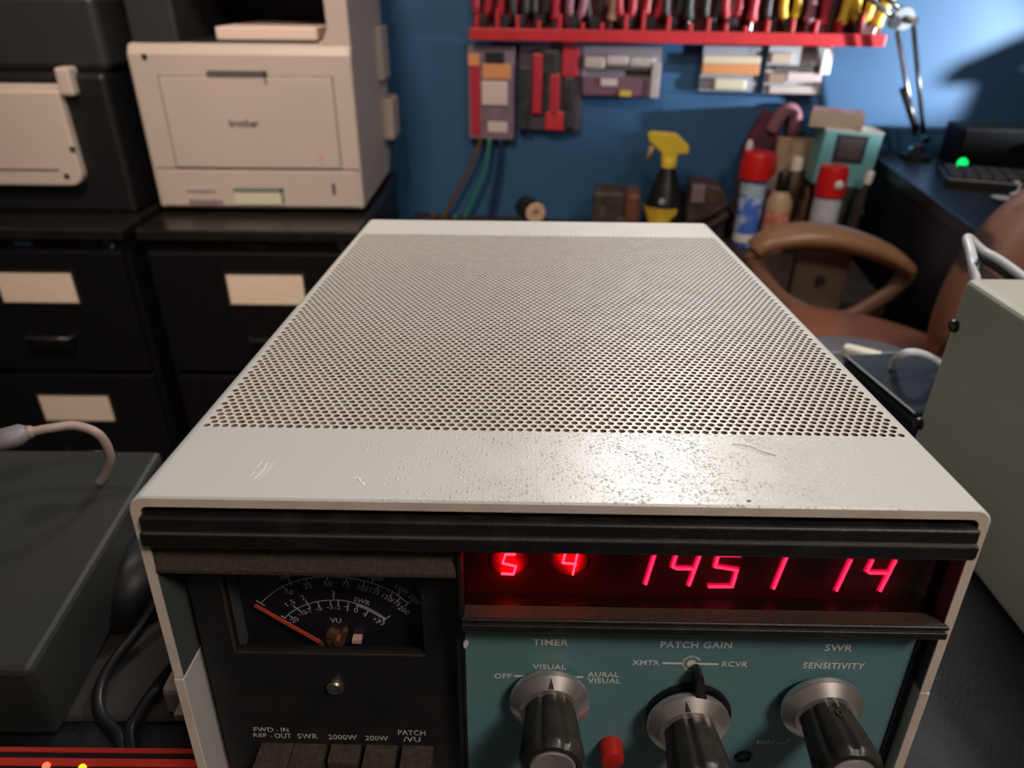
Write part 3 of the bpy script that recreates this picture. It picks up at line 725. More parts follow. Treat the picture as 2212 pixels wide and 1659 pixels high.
cabinet(-0.835, 'black two-drawer filing cabinet at the left edge, under the black and white printer')

# ================================================================ PRINTERS
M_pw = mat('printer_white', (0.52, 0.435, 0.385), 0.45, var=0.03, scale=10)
M_pw2 = mat('printer_side_grey', (0.44, 0.43, 0.46), 0.5)
M_pb = mat('printer_black', (0.007, 0.007, 0.008), 0.5)
M_pdk = mat('printer_dark_grey', (0.028, 0.027, 0.028), 0.5)
M_line = mat('seam_shadow_gap', (0.10, 0.085, 0.07), 0.8)
px0, px1 = -0.800, -0.338; py0, py1 = 1.622, 2.060; pt_ = 1.040
pr = thing('laser_printer', ((px0 + px1) / 2, (py0 + py1) / 2, CT), 'white laser printer with a black paper output bay on top, on the filing cabinet', 'printer')
pox, poy = (px0 + px1) / 2, (py0 + py1) / 2
def pbx(name, x0, x1, y0, y1, z0, z1, m, par=pr, bev=0.0):
    return box_obj(name, x0 - pox, x1 - pox, y0 - poy, y1 - poy, z0 - CT, z1 - CT, m, par, bevel=bev)
bm = bmesh.new()
b_prism(bm, [(py0 - poy, 0.012), (py0 - poy, pt_ - CT - 0.02), (py0 - poy + 0.012, pt_ - CT), (py1 - poy, pt_ - CT), (py1 - poy, 0.12), (py1 - poy - 0.06, 0.012)], px0 - pox, px1 - pox, 'X')
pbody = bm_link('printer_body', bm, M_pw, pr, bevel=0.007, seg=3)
for x in (px0 + 0.04, px1 - 0.04):
    for y in (py0 + 0.05, py1 - 0.10): pbx('foot', x - 0.02, x + 0.02, y - 0.02, y + 0.02, CT, CT + 0.013, M_pb)
# upper frame: black bay, white right pillar, dark left control pillar, scanner deck
bm = bmesh.new()
ib = [(px1 - 0.075, pt_ + 0.001), (px1 - 0.001, pt_ - 0.01), (px1 - 0.001, pt_ + 0.20), (px1 - 0.050, pt_ + 0.20), (px1 - 0.047, pt_ + 0.030), (px1 - 0.056, pt_ + 0.008)]
b_prism(bm, [(x - pox, z - CT) for x, z in ib], py0 + 0.012 - poy, py1 - 0.02 - poy, 'Y')
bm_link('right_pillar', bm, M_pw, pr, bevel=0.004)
pbx('output_bay', px0 + 0.10, px1 - 0.050, py0 + 0.035, py1 - 0.02, pt_, pt_ + 0.004, M_pb)
pbx('bay_rear_wall', px0 + 0.02, px1 - 0.050, py1 - 0.06, py1 - 0.02, pt_, pt_ + 0.2, M_pb)
pbx('left_pillar', px0 + 0.008, px0 + 0.105, py0 + 0.02, py1 - 0.02, pt_, pt_ + 0.20, M_pdk, bev=0.006)
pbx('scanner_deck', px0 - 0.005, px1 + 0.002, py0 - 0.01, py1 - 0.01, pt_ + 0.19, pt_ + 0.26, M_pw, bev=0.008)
pbx('printed_page', px0 + 0.175, px1 - 0.075, py0 + 0.045, py1 - 0.12, pt_ + 0.004, pt_ + 0.030, mat('paper', (0.72, 0.56, 0.50), 0.8), bev=0.004)
# front door seams and handles
def seam(x0, x1, z0, z1, m=M_line, d=0.0012, name='door_seam', par=None): return pbx(name, x0, x1, py0 - d, py0 + 0.001, z0, z1, m, par or pbody)
def pz(x, y): p = at(x, y, Y=py0); return p.x, p.z
dx0 = px0 + 0.058; dx1 = px1 - 0.043; dz1 = pz(520, 166)[1]; dz0 = pz(520, 362)[1]
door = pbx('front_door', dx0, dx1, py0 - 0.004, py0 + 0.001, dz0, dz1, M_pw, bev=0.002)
seam(px0 + 0.01, px1 - 0.004, dz0 - 0.004, dz0 - 0.0015)
seam(dx0 - 0.002, dx1 + 0.002, dz1, dz1 + 0.002); seam(dx0 - 0.002, dx0, dz0, dz1); seam(dx1, dx1 + 0.002, dz0, dz1)
a = pz(447, 152); b = pz(578, 166)
M_grip = mat('grip_recess', (0.09, 0.085, 0.085), 0.7)
pbx('door_grip', a[0], b[0], py0 - 0.0055, py0 + 0.001, b[1], a[1], M_grip, door)
a = pz(570, 152); b = pz(578, 182); pbx('door_grip_side', a[0], b[0], py0 - 0.0055, py0 + 0.001, b[1], a[1], M_grip, door)
bm = bmesh.new(); a = pz(498, 273); b = pz(561, 273)
b_text(bm, 'brother', (a[0] - pox, py0 - 0.0046 - poy, a[1] - CT), (b[0] - pox, py0 - 0.0046 - poy, a[1] - CT), (0, 0, 0.015), 0.03)
bm_link('logo', bm, mat('grey_logo', (0.06, 0.05, 0.06), 0.5), door)
a = pz(505, 405); b = pz(617, 441)
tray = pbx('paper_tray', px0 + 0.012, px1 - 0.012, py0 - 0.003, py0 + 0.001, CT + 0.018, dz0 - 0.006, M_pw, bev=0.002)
pbx('tray_grip', a[0], b[0], py0 - 0.0045, py0, b[1], a[1], mat('tray_grip_pale', (0.62, 0.57, 0.44), 0.6), tray)
pbx('tray_grip_top', a[0], b[0], py0 - 0.006, py0, a[1] - 0.008, a[1], mat('grip_green_grey', (0.17, 0.20, 0.17), 0.6), tray)
pbx('tray_grip_side', b[0] - 0.006, b[0], py0 - 0.006, py0, b[1] + 0.004, a[1], mat('grip_green_grey', (0.17, 0.20, 0.17), 0.6), tray)
a = pz(405, 406); b = pz(485, 441); M_lab = mat('grey_violet_print', (0.20, 0.13, 0.15), 0.7)
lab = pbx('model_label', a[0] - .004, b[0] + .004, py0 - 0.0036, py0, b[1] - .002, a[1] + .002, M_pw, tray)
bm = bmesh.new()
random.seed(3)
for rz, n_ in ((a[1] - 0.006, 7), (a[1] - 0.015, 0), (b[1] + 0.008, 9), (b[1] + 0.002, 9)):
    x = a[0]
    for k in range(n_):
        wd = random.uniform(0.005, 0.011); b_box(bm, x - pox, min(x + wd, b[0]) - pox, py0 - 0.0042 - poy, py0 - poy, rz - 0.0035 - CT, rz + 0.0025 - CT); x += wd + 0.0022
        if x > b[0]: break
bm_link('label_print', bm, M_lab, lab)
a = pz(312, 122); lathe_obj('power_button', [(0.006, 0), (0.006, 0.002)], M_pdk, pr, M=Matrix.Translation((a[0] - pox, py0 - poy, a[1] - CT)) @ RXK, seg=16)
a = pz(722, 408); pbx('paper_gauge', a[0] - .004, a[0] + .004, py0 - .004, py0, a[1] - .012, a[1] + .012, M_grip, tray)
a = pz(695, 337); pbx('door_sticker', a[0] - .004, a[0] + .004, py0 - .005, py0, a[1] - .008, a[1] + .008, mat('orange_sticker', (0.62, 0.33, 0.20), 0.6), door)
# right flank: grey-violet shade panel, latch tabs
pbx('side_latch', px1 - 0.002, px1 + 0.014, py1 - 0.13, py1 - 0.03, pt_ - 0.10, pt_ + 0.02, M_pw, bev=0.003)
pbx('side_cover', px1 - 0.002, px1 + 0.028, py1 - 0.12, py1 - 0.01, pt_ - 0.245, pt_ - 0.145, mat('side_cover_tan', (0.52, 0.40, 0.35), 0.6), bev=0.006)

p2x1 = -0.905; p2y = 1.600
p2 = thing('multifunction_printer', (p2x1 - 0.24, p2y + 0.25, CT), 'black printer with a pale front cover, cut off by the left edge of the photo', 'printer')
ox2, oy2 = p2x1 - 0.24, p2y + 0.25
def p2b(name, x0, x1, y0, y1, z0, z1, m, par=p2, bev=0.0):
    return box_obj(name, x0 - ox2, x1 - ox2, y0 - oy2, y1 - oy2, z0 - CT, z1 - CT, m, par, bevel=bev)
p2b('printer_body', p2x1 - 0.50, p2x1 + 0.055, p2y + 0.012, p2y + 0.45, CT, 0.985, M_pb, bev=0.012)
def p2z(x, y): p = at(x, y, Y=p2y); return p.x, p.z
bl = p2z(189, 400); tr = p2z(140, 196)
bm = bmesh.new()
xr2 = bl[0]; zb2 = bl[1]; zt2 = tr[1]; rr = 0.028
pts = [(xr2 - 0.50, zt2), (xr2 - 0.50, zb2)] + [(xr2 - rr + rr * math.sin(math.radians(t)), zb2 + rr - rr * math.cos(math.radians(t))) for t in range(0, 91, 15)] + [(xr2 - 0.002, zt2)]
b_prism(bm, [(x - ox2, z - CT) for x, z in pts], p2y - 0.012 - oy2, p2y + 0.014 - oy2, 'Y')
M_p2w = mat('pale_printer_cover', (0.60, 0.49, 0.43), 0.5, var=0.03, scale=10)
fc = bm_link('front_cover', bm, M_p2w, p2, bevel=0.005, seg=3)
p2b('cover_seam', xr2 - 0.49, xr2 - 0.045, p2y - 0.0135, p2y - 0.011, zb2 + 0.034, zb2 + 0.037, M_line, fc)
for x, y in ((163, 320), (151, 378)):
    a = p2z(x, y); lathe_obj('cover_button', [(0.006, 0), (0.006, 0.002)], M_pdk, fc, M=Matrix.Translation((a[0] - ox2, p2y - 0.0115 - oy2, a[1] - CT)) @ RXK, seg=14)
a = p2z(158, 190); b = p2z(140, 145)
p2b('cover_corner', a[0] - 0.026, a[0] + 0.004, p2y - 0.01, p2y + 0.03, zt2 - 0.01, b[1], M_p2w, fc, bev=0.006)
p2b('paper_lip', xr2 - 0.50, a[0] - 0.026, p2y + 0.0, p2y + 0.10, zt2 - 0.01, zt2 + 0.012, M_p2w, fc, bev=0.004)
p2b('output_paper', xr2 - 0.50, a[0] - 0.055, p2y + 0.03, p2y + 0.20, zt2 + 0.010, zt2 + 0.030, mat('paper_warm', (0.78, 0.68, 0.56), 0.8), p2)
p2b('control_deck', p2x1 - 0.50, p2x1 + 0.060, p2y + 0.03, p2y + 0.46, 0.985, 1.13, M_pdk, bev=0.015)
p2b('scanner_lid', p2x1 - 0.50, p2x1 + 0.050, p2y + 0.05, p2y + 0.44, 1.13, 1.20, M_pb, bev=0.012)

# ================================================================ BENCH by the wall
BZ = 0.56
M_bench = mat('dark_bench_wood', (0.030, 0.020, 0.015), 0.6, var=0.4, scale=20)
bench = thing('workbench', (0.28, 1.78, 0), 'low dark workbench along the blue wall under the tool rack', 'workbench')
bm = bmesh.new()
b_prism(bm, [(-0.29 - 0.28, 1.50 - 1.78), (0.80 - 0.28, 1.44 - 1.78), (0.88 - 0.28, wy(0.88) - 0.006 - 1.78), (-0.29 - 0.28, wy(-0.29) - 0.006 - 1.78)], BZ - 0.03, BZ, 'Z')
bm_link('bench_top', bm, M_bench, bench)
for x, y in ((-0.25, 1.55), (0.76, 1.50), (-0.25, 2.05), (0.82, 1.92)): box_obj('leg', x - .02 - .28, x + .02 - .28, y - .02 - 1.78, y + .02 - 1.78, 0, BZ - .03, M_bench, bench)

def px_size(Y, Z, npx):
    d = RW.transposed() @ (Vector((0.4, Y, Z)) - CAM); return npx * -d.z / F
def onbench(x, y): return at(x, y, Z=BZ)
# --- aerosol cans etc. : (x px of base, y px of base)
M_redcap = mat('red_cap', (0.62, 0.012, 0.012), 0.35)
def can(name, bx, ytop, Yb, r, hc, label, mbody, mcap, rc=None, extra=None, group=None):
    tpz = at(bx, ytop, Y=Yb); p = Vector((tpz.x, Yb, BZ)); h = tpz.z - BZ - hc; t = thing(name, p, label, 'spray can', group=group)
    rc = rc or r * 0.98
    lathe_obj('can_body', [(r * .94, 0), (r, 0.004), (r, h - 0.012), (r * .82, h)], mbody, t, seg=28)
    lathe_obj('cap', [(rc * .9, h - 0.004), (rc, h), (rc * .97, h + hc * .8), (rc * .86, h + hc)], mcap, t, seg=28)
    if extra: extra(t, r, h, hc)
    return t
M_bluecan = mat('blue_can_print', (0.07, 0.17, 0.62), 0.35, color2=(0.45, 0.52, 0.75), scale=28, lo=0.5, hi=0.56)
M_whitecan = mat('pale_can_print', (0.50, 0.50, 0.54), 0.35, var=0.2, scale=22)
def ex_blue(t, r, h, hc):
    lathe_obj('white_band', [(r * 1.01, 0.012), (r * 1.01, 0.034)], mat('can_white', (0.72, 0.68, 0.62), 0.4), t, seg=28)
    lathe_obj('shoulder_band', [(r * 1.01, h - 0.040), (r * 1.01, h - 0.014)], mat('can_pale_teal', (0.40, 0.55, 0.55), 0.4), t, seg=28)
can('spray_can', 1640, 328, 1.84, 0.031, 0.062, 'blue spray can with a wide red cap, standing on the workbench beside the spray bottle', M_bluecan, M_redcap, rc=0.040, extra=ex_blue)
can('spray_can', 1664, 335, 1.88, 0.018, 0.045, 'slim pale spray can with a red cap, touching the blue can', M_whitecan, M_redcap, rc=0.020)
def ex_nozzle(t, r, h, hc):
    lathe_obj('nozzle', [(0.010, 0), (0.010, 0.006), (0.004, 0.010)], mat('can_white', (0.72, 0.68, 0.62), 0.4), t, M=Matrix.Translation((0.004, -r * .95, h + hc * .45)) @ RXK, seg=16)
can('spray_can', 1804, 358, 1.70, 0.031, 0.066, 'pale spray can with a red cap, in front of the teal box', M_whitecan, M_redcap, rc=0.034, extra=ex_nozzle)
# --- bottle with black cap and reddish label
_g = at(1696, 372, Y=1.80); p = Vector((_g.x, 1.80, BZ)); gh = (_g.z - BZ) / 0.168; bt = thing('glue_bottle', p, 'bottle with black cap and reddish label, between the red-capped cans', 'bottle')
lathe_obj('bottle_body', [(r_, z_ * gh) for r_, z_ in [(0.028, 0), (0.031, 0.004), (0.031, 0.108), (0.020, 0.124), (0.015, 0.130)]], mat('tan_bottle', (0.46, 0.30, 0.18), 0.45), bt, seg=28)
lathe_obj('label', [(r_, z_ * gh) for r_, z_ in [(0.0316, 0.008), (0.0316, 0.092)]], mat('reddish_label', (0.52, 0.13, 0.09), 0.6, color2=(0.66, 0.28, 0.20), scale=60, lo=0.45, hi=0.55), bt, seg=28)
lathe_obj('cap', [(r_, z_ * gh) for r_, z_ in [(0.016, 0.128), (0.017, 0.133), (0.015, 0.165), (0.013, 0.168)]], mat('black_cap', (0.006, 0.006, 0.006), 0.4), bt, seg=24)
# --- tan carton, dark board and white cap behind the cans
def bench_box(name, x0, x1, yb, ytop, depth, label, cat, m, rz=AW, bev=0.002, zbase=BZ, Yf=None):
    a = at((x0 + x1) / 2, yb, Z=zbase) if Yf is None else Vector((at((x0 + x1) / 2, yb, Y=Yf).x, Yf, zbase))
    L_ = at(x0, yb, Y=a.y); R_ = at(x1, yb, Y=a.y); T_ = at((x0 + x1) / 2, ytop, Y=a.y)
    wd = R_.x - L_.x; h = T_.z - zbase
    t = thing(name, (a.x, a.y + depth / 2, zbase), label, cat, rot=(0, 0, rz))
    return t, wd, h, depth
t, wd, h, dp = bench_box('carton', 1655, 1738, 470, 300, 0.03, 'tan cardboard carton behind the reddish bottle', 'box', None, Yf=1.915)
box_obj('carton_body', -wd / 2, wd / 2, -dp / 2, dp / 2, 0, h, mat('tan_cardboard', (0.42, 0.27, 0.17), 0.75, var=0.15), t, bevel=0.002)
box_obj('closing_tape', -wd * .1, wd * .1, -dp / 2 - .0006, -dp / 2 + .001, h * .5, h, mat('tape', (0.50, 0.36, 0.24), 0.4), t)
a = at(1722, 352, Y=1.87); t = thing('white_bottle', (a.x, 1.87, BZ), 'slim white-capped bottle between the tan carton and the teal box', 'bottle')
lathe_obj('bottle_body', [(0.014, 0), (0.016, 0.004), (0.016, a.z - BZ - 0.035), (0.009, a.z - BZ - 0.02)], mat('brown_bottle', (0.10, 0.055, 0.04), 0.4), t, seg=20)
lathe_obj('cap', [(0.014, a.z - BZ - 0.018), (0.015, a.z - BZ), (0.012, a.z - BZ + 0.014)], mat('can_white', (0.72, 0.68, 0.62), 0.4), t, seg=20)
a = at(1645, 312, Y=1.905); t = thing('dropper_bottle', (a.x - 0.03, 1.905, BZ), 'dark bottle with a small white tip behind the blue can', 'bottle')
lathe_obj('bottle_body', [(0.016, 0), (0.018, 0.004), (0.018, a.z - BZ - 0.04), (0.007, a.z - BZ - 0.012)], mat('brown_bottle', (0.10, 0.055, 0.04), 0.4), t, seg=20)
lathe_obj('tip', [(0.008, a.z - BZ - 0.014), (0.009, a.z - BZ), (0.005, a.z - BZ + 0.01)], mat('can_white', (0.72, 0.68, 0.62), 0.4), t, seg=16)
t, wd, h, dp = bench_box('dark_case', 1746, 1772, 480, 262, 0.05, 'narrow dark brown case standing upright left of the teal box', 'case', None, Yf=1.90)
box_obj('case_body', -wd / 2, wd / 2, -dp / 2, dp / 2, 0, h, mat('dark_brown_case', (0.050, 0.030, 0.025), 0.6, var=0.2), t, bevel=0.003)
box_obj('case_lid', -wd / 2 - .001, wd / 2 + .001, -dp / 2 - .001, dp / 2 + .001, h * .86, h + .001, mat('dark_brown_lid', (0.065, 0.040, 0.034), 0.6), t, bevel=0.003)
# red rag bundle on the back
a = at(1655, 285, Y=1.975)
t = thing('red_cloth_bundle', (a.x, 1.980, BZ), 'dark red and blue tool pouch stuffed behind the tan carton', 'pouch')
bm = bmesh.new()
bmesh.ops.create_icosphere(bm, subdivisions=3, radius=1)
for v in bm.verts:
    k = 1 + 0.22 * noise.noise(v.co * 2.3)
    v.co = Vector((v.co.x * 0.055 * k, v.co.y * 0.015 * k, v.co.z * 0.155 * k + 0.15)); v.co.z = max(0, v.co.z)
bm_link('pouch_cloth', bm, mat('maroon_cloth', (0.16, 0.02, 0.03), 0.9, color2=(0.03, 0.015, 0.04), scale=16), t, smooth=True)
bm = bmesh.new(); b_tube(bm, catmull([(0.01, -0.008, 0.26), (0.035, -0.008, 0.31), (0.065, -0.004, 0.305), (0.075, 0, 0.25)], 6), 0.018, 10)
bm_link('pouch_flap', bm, mat('dusty_pink_cloth', (0.22, 0.09, 0.12), 0.9), t, smooth=True)
# --- teal box with a dark picture, on a dark crate; a red-covered book on it
t, wd, h, dp = bench_box('dark_crate', 1775, 1862, 478, 408, 0.11, 'low dark green crate carrying the teal box', 'crate', None, Yf=1.80)
cr_top = BZ + h
box_obj('crate_body', -wd / 2, wd / 2, -dp / 2, dp / 2, 0, h, mat('dark_olive_crate', (0.035, 0.040, 0.030), 0.7, var=0.4), t, bevel=0.003)
for z in (.25, .6): box_obj('slat', -wd / 2 - .002, wd / 2 + .002, -dp / 2 - .003, -dp / 2 + .001, h * z, h * z + .012, mat('dark_olive_slat', (0.05, 0.055, 0.04), 0.7), t)
a = at(1826, 408, Y=1.80)
L_ = at(1772, 350, Y=1.80).x; R_ = at(1892, 350, Y=1.80).x; tz = at(1830, 284, Y=1.80).z
tb = thing('teal_box', ((L_ + R_) / 2, 1.85, cr_top), 'teal box with a dark picture on its front, standing on the dark crate', 'box', rot=(0, math.radians(3), AW))
wd = R_ - L_; h = tz - cr_top; dp = 0.09
M_teal = mat('teal_box_print', (0.16, 0.40, 0.41), 0.5, var=0.08, scale=14)
box_obj('box_body', -wd / 2, wd / 2, -dp / 2, dp / 2, 0.004, h, M_teal, tb, bevel=0.003)
pic = box_obj('picture', -wd * .27, wd * .27, -dp / 2 - .0012, -dp / 2 + .001, h * .45, h * .93, mat('dark_picture', (0.028, 0.030, 0.036), 0.5), tb)
box_obj('picture_center', -wd * .20, wd * .20, -dp / 2 - .002, -dp / 2, h * .53, h * .88, mat('mottled_picture', (0.06, 0.057, 0.065), 0.6, color2=(0.10, 0.04, 0.042), scale=70), pic)
box_obj('pale_lid_edge', -wd / 2 - .001, wd / 2 + .001, -dp / 2 - .001, dp / 2 + .001, h * .97, h + .002, mat('pale_grey_card', (0.42, 0.40, 0.38), 0.7), tb)
a = at(1812, 286, Y=1.80)
bk = thing('thick_paperback', (at(1815, 260, Y=1.84).x, 1.86, cr_top + h + 0.0025), 'thick paperback with a reddish cover lying on the teal box', 'book', rot=(0, math.radians(2), math.radians(-22)))
bw, bd, bh = 0.118, 0.085, 0.036
box_obj('page_block', -bw / 2, bw / 2 - .002, -bd / 2 + .001, bd / 2 - .001, 0.001, bh - 0.0015, mat('yellowed_pages', (0.62, 0.55, 0.40), 0.8, var=0.2, scale=300), bk)
box_obj('front_cover', -bw / 2 - .001, bw / 2, -bd / 2, bd / 2, bh - 0.0015, bh, mat('red_brown_cover', (0.34, 0.13, 0.11), 0.5, color2=(0.45, 0.36, 0.32), scale=30), bk)
box_obj('back_cover', -bw / 2 - .001, bw / 2, -bd / 2, bd / 2, 0, 0.001, mat('red_brown_cover', (0.34, 0.13, 0.11), 0.5), bk)
box_obj('spine', -bw / 2 - .002, bw / 2, -bd / 2 - .0008, -bd / 2 + .0006, 0, bh, mat('tan_spine', (0.40, 0.29, 0.20), 0.6), bk)
# --- white clips beside the teal box
a = at(1858, 376, Y=1.75); t = thing('marker_pen', (a.x, 1.745, BZ), 'marker with pale glossy caps standing right of the third can', 'pen', rot=(0, math.radians(6), 0))
hh_ = a.z - BZ
lathe_obj('barrel', [(0.007, 0), (0.007, hh_ - 0.02)], mat('dark_brown_case', (0.05, 0.03, 0.025), 0.6), t, seg=14)
lathe_obj('cap', [(0.009, hh_ - 0.02), (0.0095, hh_ + 0.006), (0.007, hh_ + 0.010)], mat('can_white', (0.72, 0.68, 0.62), 0.4), t, seg=14)

# --- spray bottle
p = at(1430, 490, Z=BZ); p = Vector((at(1430, 480, Y=1.90).x, 1.90, BZ))
sb = thing('spray_bottle', p, 'black spray bottle with a yellow trigger head and yellow label', 'spray bottle')
def szz(y): return at(1435, y, Y=1.90).z - BZ
def sxx(x, y): return at(x, y, Y=1.90).x - p.x
zn = szz(357); zs = szz(425); 
lathe_obj('bottle_body', [(0.050, 0), (0.053, 0.006), (0.052, szz(450)), (0.044, zs), (0.030, szz(390)), (0.020, szz(365)), (0.017, zn + 0.004)], mat('black_bottle', (0.008, 0.008, 0.009), 0.35), sb, seg=36)
M_yel = mat('yellow_plastic', (0.72, 0.50, 0.035), 0.45)
bm = bmesh.new()
hp = [(1399, 288), (1410, 284), (1462, 288), (1486, 312), (1486, 330), (1462, 332), (1461, 340), (1459, 356), (1429, 356), (1428, 330), (1418, 320), (1401, 304)]
b_prism(bm, [(sxx(x, y), szz(y)) for x, y in hp], -0.014, 0.014, 'Y')
hd_ = bm_link('trigger_head', bm, M_yel, sb, bevel=0.004, seg=3)
lathe_obj('collar', [(0.019, zn - 0.004), (0.019, zn + 0.016), (0.016, zn + 0.02)], M_yel, sb, seg=28)
bm = bmesh.new(); b_tube(bm, [Vector((sxx(1412, 310), 0, szz(310))), Vector((sxx(1405, 328), 0, szz(328))), Vector((sxx(1398, 344), 0, szz(344)))], [0.008, 0.006, 0.005], 10)
bm_link('trigger', bm, mat('yellow_brown_plastic', (0.45, 0.32, 0.10), 0.5), sb, smooth=True)
bm = bmesh.new()
lp = [(1388, 438), (1455, 438), (1452, 452), (1440, 460), (1432, 478), (1398, 478)]
for (x, y) in lp: pass
N_ = 14
rows = [(440, 1388, 1455), (452, 1391, 1454), (462, 1394, 1440), (484, 1398, 1432)]
prev = None
for y, xa, xb in rows:
    ring = []
    for k in range(N_ + 1):
        x = sxx(xa, y) + (sxx(xb, y) - sxx(xa, y)) * k / N_
        R_ = 0.0545; yy = -math.sqrt(max(1e-6, R_ * R_ - min(x * x, R_ * R_ * .98)))
        ring.append(bm.verts.new((x, yy, szz(y))))
    if prev:
        for k in range(N_): bm.faces.new([prev[k], prev[k + 1], ring[k + 1], ring[k]])
    prev = ring
bm_link('label', bm, mat('yellow_label', (0.62, 0.40, 0.03), 0.5, var=0.3, scale=20), sb)
lathe_obj('label_dot', [(0.008, 0), (0.008, 0.001)], mat('pale_dot', (0.32, 0.38, 0.42), 0.5), sb, M=Matrix.Translation((sxx(1423, 425), -0.0475, szz(425))) @ RXK, seg=16)

# --- dark odds and ends on the bench
a = at(1150, 456, Y=1.88)
t = thing('tape_roll', (a.x, 1.90, BZ), 'black cylinder with a tan ring shaped end, behind the middle of the console top', 'roll')
lathe_obj('stand_body', [(0.03, 0), (0.03, 0.004), (0.012, 0.01), (0.012, a.z - BZ - 0.03)], M_bench, t, seg=20)
MT = Matrix.Translation((0, -0.03, a.z - BZ)) @ Matrix.Rotation(math.radians(18), 4, 'Z') @ RXK
lathe_obj('roll_body', [(0.026, -0.06), (0.030, -0.055), (0.030, -0.002)], mat('black_roll', (0.010, 0.010, 0.012), 0.5), t, M=MT, seg=28)
lathe_obj('ring_end', [(0.008, -0.001), (0.025, -0.001), (0.027, 0.001), (0.024, 0.004), (0.009, 0.004), (0.008, -0.001)], mat('tan_ring', (0.58, 0.36, 0.25), 0.6), t, M=Matrix.Translation((0.008, -0.008, 0)) @ MT, seg=28)
def junk(name, x0, x1, y0, y1, Y, label, cat, m, n=3, dep=0.09, seed=1):
    L_ = at(x0, y1, Y=Y); R_ = at(x1, y1, Y=Y); T_ = at((x0 + x1) / 2, y0, Y=Y)
    t = thing(name, ((L_.x + R_.x) / 2, Y, BZ), label, cat, rot=(0, 0, AW))
    return t, R_.x - L_.x, T_.z - BZ
t, wd, h = junk('cordless_drill_case', 1278, 1378, 405, 478, 1.90, 'dark brown case with worn orange corner left of the spray bottle', 'case', None)
box_obj('case_body', -wd / 2, wd / 2 - .04, -.05, .05, 0, h, mat('dark_brown_case2', (0.035, 0.024, 0.020), 0.6, color2=(0.06, 0.04, 0.035), scale=30), t, bevel=0.01)
box_obj('case_end', wd / 2 - .041, wd / 2, -.045, .045, 0, h * .97, mat('worn_orange', (0.16, 0.055, 0.030), 0.6, var=0.4, scale=40), t, bevel=0.012)
box_obj('latch', -wd * .33, -wd * .23, -.054, -.049, h * .45, h * .7, mat('dull_latch', (0.09, 0.06, 0.055), 0.5), t, bevel=0.002)
box_obj('latch', wd * .05, wd * .18, -.054, -.049, h * .25, h * .5, mat('dull_latch', (0.09, 0.06, 0.055), 0.5), t, bevel=0.002)
t, wd, h = junk('brown_gearbox', 1478, 1560, 388, 478, 1.93, 'brown and pinkish metal housing between the spray bottle and the blue can', 'machine part', None)
bm = bmesh.new(); b_prism(bm, [(-wd / 2, 0), (wd / 2, 0), (wd / 2, h * .72), (wd * .3, h * .93), (-wd * .1, h), (-wd / 2, h)], -.05, .04, 'Y')
bm_link('housing', bm, mat('brown_metal', (0.085, 0.040, 0.028), 0.55, color2=(0.035, 0.022, 0.018), scale=22, lo=0.4, hi=0.6), t, bevel=0.006)
box_obj('cover_plate', -wd / 2 + .004, -wd * .12, -.056, -.049, h * .66, h * .97, mat('pinkish_plate', (0.20, 0.13, 0.14), 0.5), t, bevel=0.003)
bm = bmesh.new(); b_tube(bm, [Vector((-wd * .4, -.065, h * .28)), Vector((wd * .1, -.065, h * .5)), Vector((wd * .5, -.065, h * .74))], 0.007, 10)
bm_link('bracket_bar', bm, M_bench, t, smooth=True)
bm = bmesh.new(); b_tube(bm, [Vector((-wd * .35, -.072, h * .12)), Vector((wd * .15, -.072, h * .32)), Vector((wd * .5, -.072, h * .52))], 0.008, 10)
bm_link('bracket_bar', bm, M_bench, t, smooth=True)

# ================================================================ TOOL RACK and what hangs under it
M_rack = mat('red_rack_plastic', (0.52, 0.022, 0.030), 0.45, var=0.12, scale=20)
def wl(x, y, off): return at(x, y, wall=off)
OFF = 0.055
RWI = RWALL.inverted()
ro = wl(1465, 80, 0.0)
rk = thing('tool_rack', ro, 'long red plastic tool rack on the blue wall', 'tool rack', rot=(0, 0, AW))
def rloc(x, y, off=OFF): return (RWALL.inverted() @ (wl(x, y, off) - ro).to_4d()).to_3d()
a = rloc(1015, 72); b = rloc(1912, 87)
bm = bmesh.new()
tilt = (b.z - a.z) / (b.x - a.x)
zb_ = rloc(1465, 94).z; zt_ = rloc(1465, 67).z
def rb(x0, x1, y0, y1, z0, z1, m=M_rack, name=None, par=rk, bev=0.002):
    bm = bmesh.new()
    v = [(x0, z0 + tilt * x0), (x1, z0 + tilt * x1), (x1, z1 + tilt * x1), (x0, z1 + tilt * x0)]
    b_prism(bm, v, y0, y1, 'Y'); return bm_link(name, bm, m, par, bevel=bev)
rb(a.x, b.x, -OFF - 0.006, -OFF + 0.006, zb_, zt_, name='front_rail')
rb(a.x, b.x, -OFF, -0.004, zt_ - 0.012, zt_ - 0.006, name='shelf')
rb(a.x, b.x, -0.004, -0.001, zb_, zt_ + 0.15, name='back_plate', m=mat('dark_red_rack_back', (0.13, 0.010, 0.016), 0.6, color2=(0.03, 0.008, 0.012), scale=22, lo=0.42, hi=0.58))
random.seed(11)
x = a.x + 0.012
while x < b.x - 0.02:
    rb(x, x + 0.009, -OFF + 0.002, -0.004, zt_ - 0.006, zt_ + random.uniform(0.012, 0.046), name='divider')
    x += random.uniform(0.042, 0.062)
for xx in (rloc(1225, 80).x, rloc(1800, 80).x):
    rb(xx - 0.016, xx + 0.016, -0.010, -0.001, zb_ - 0.05, zb_ + 0.001, name='bracket')
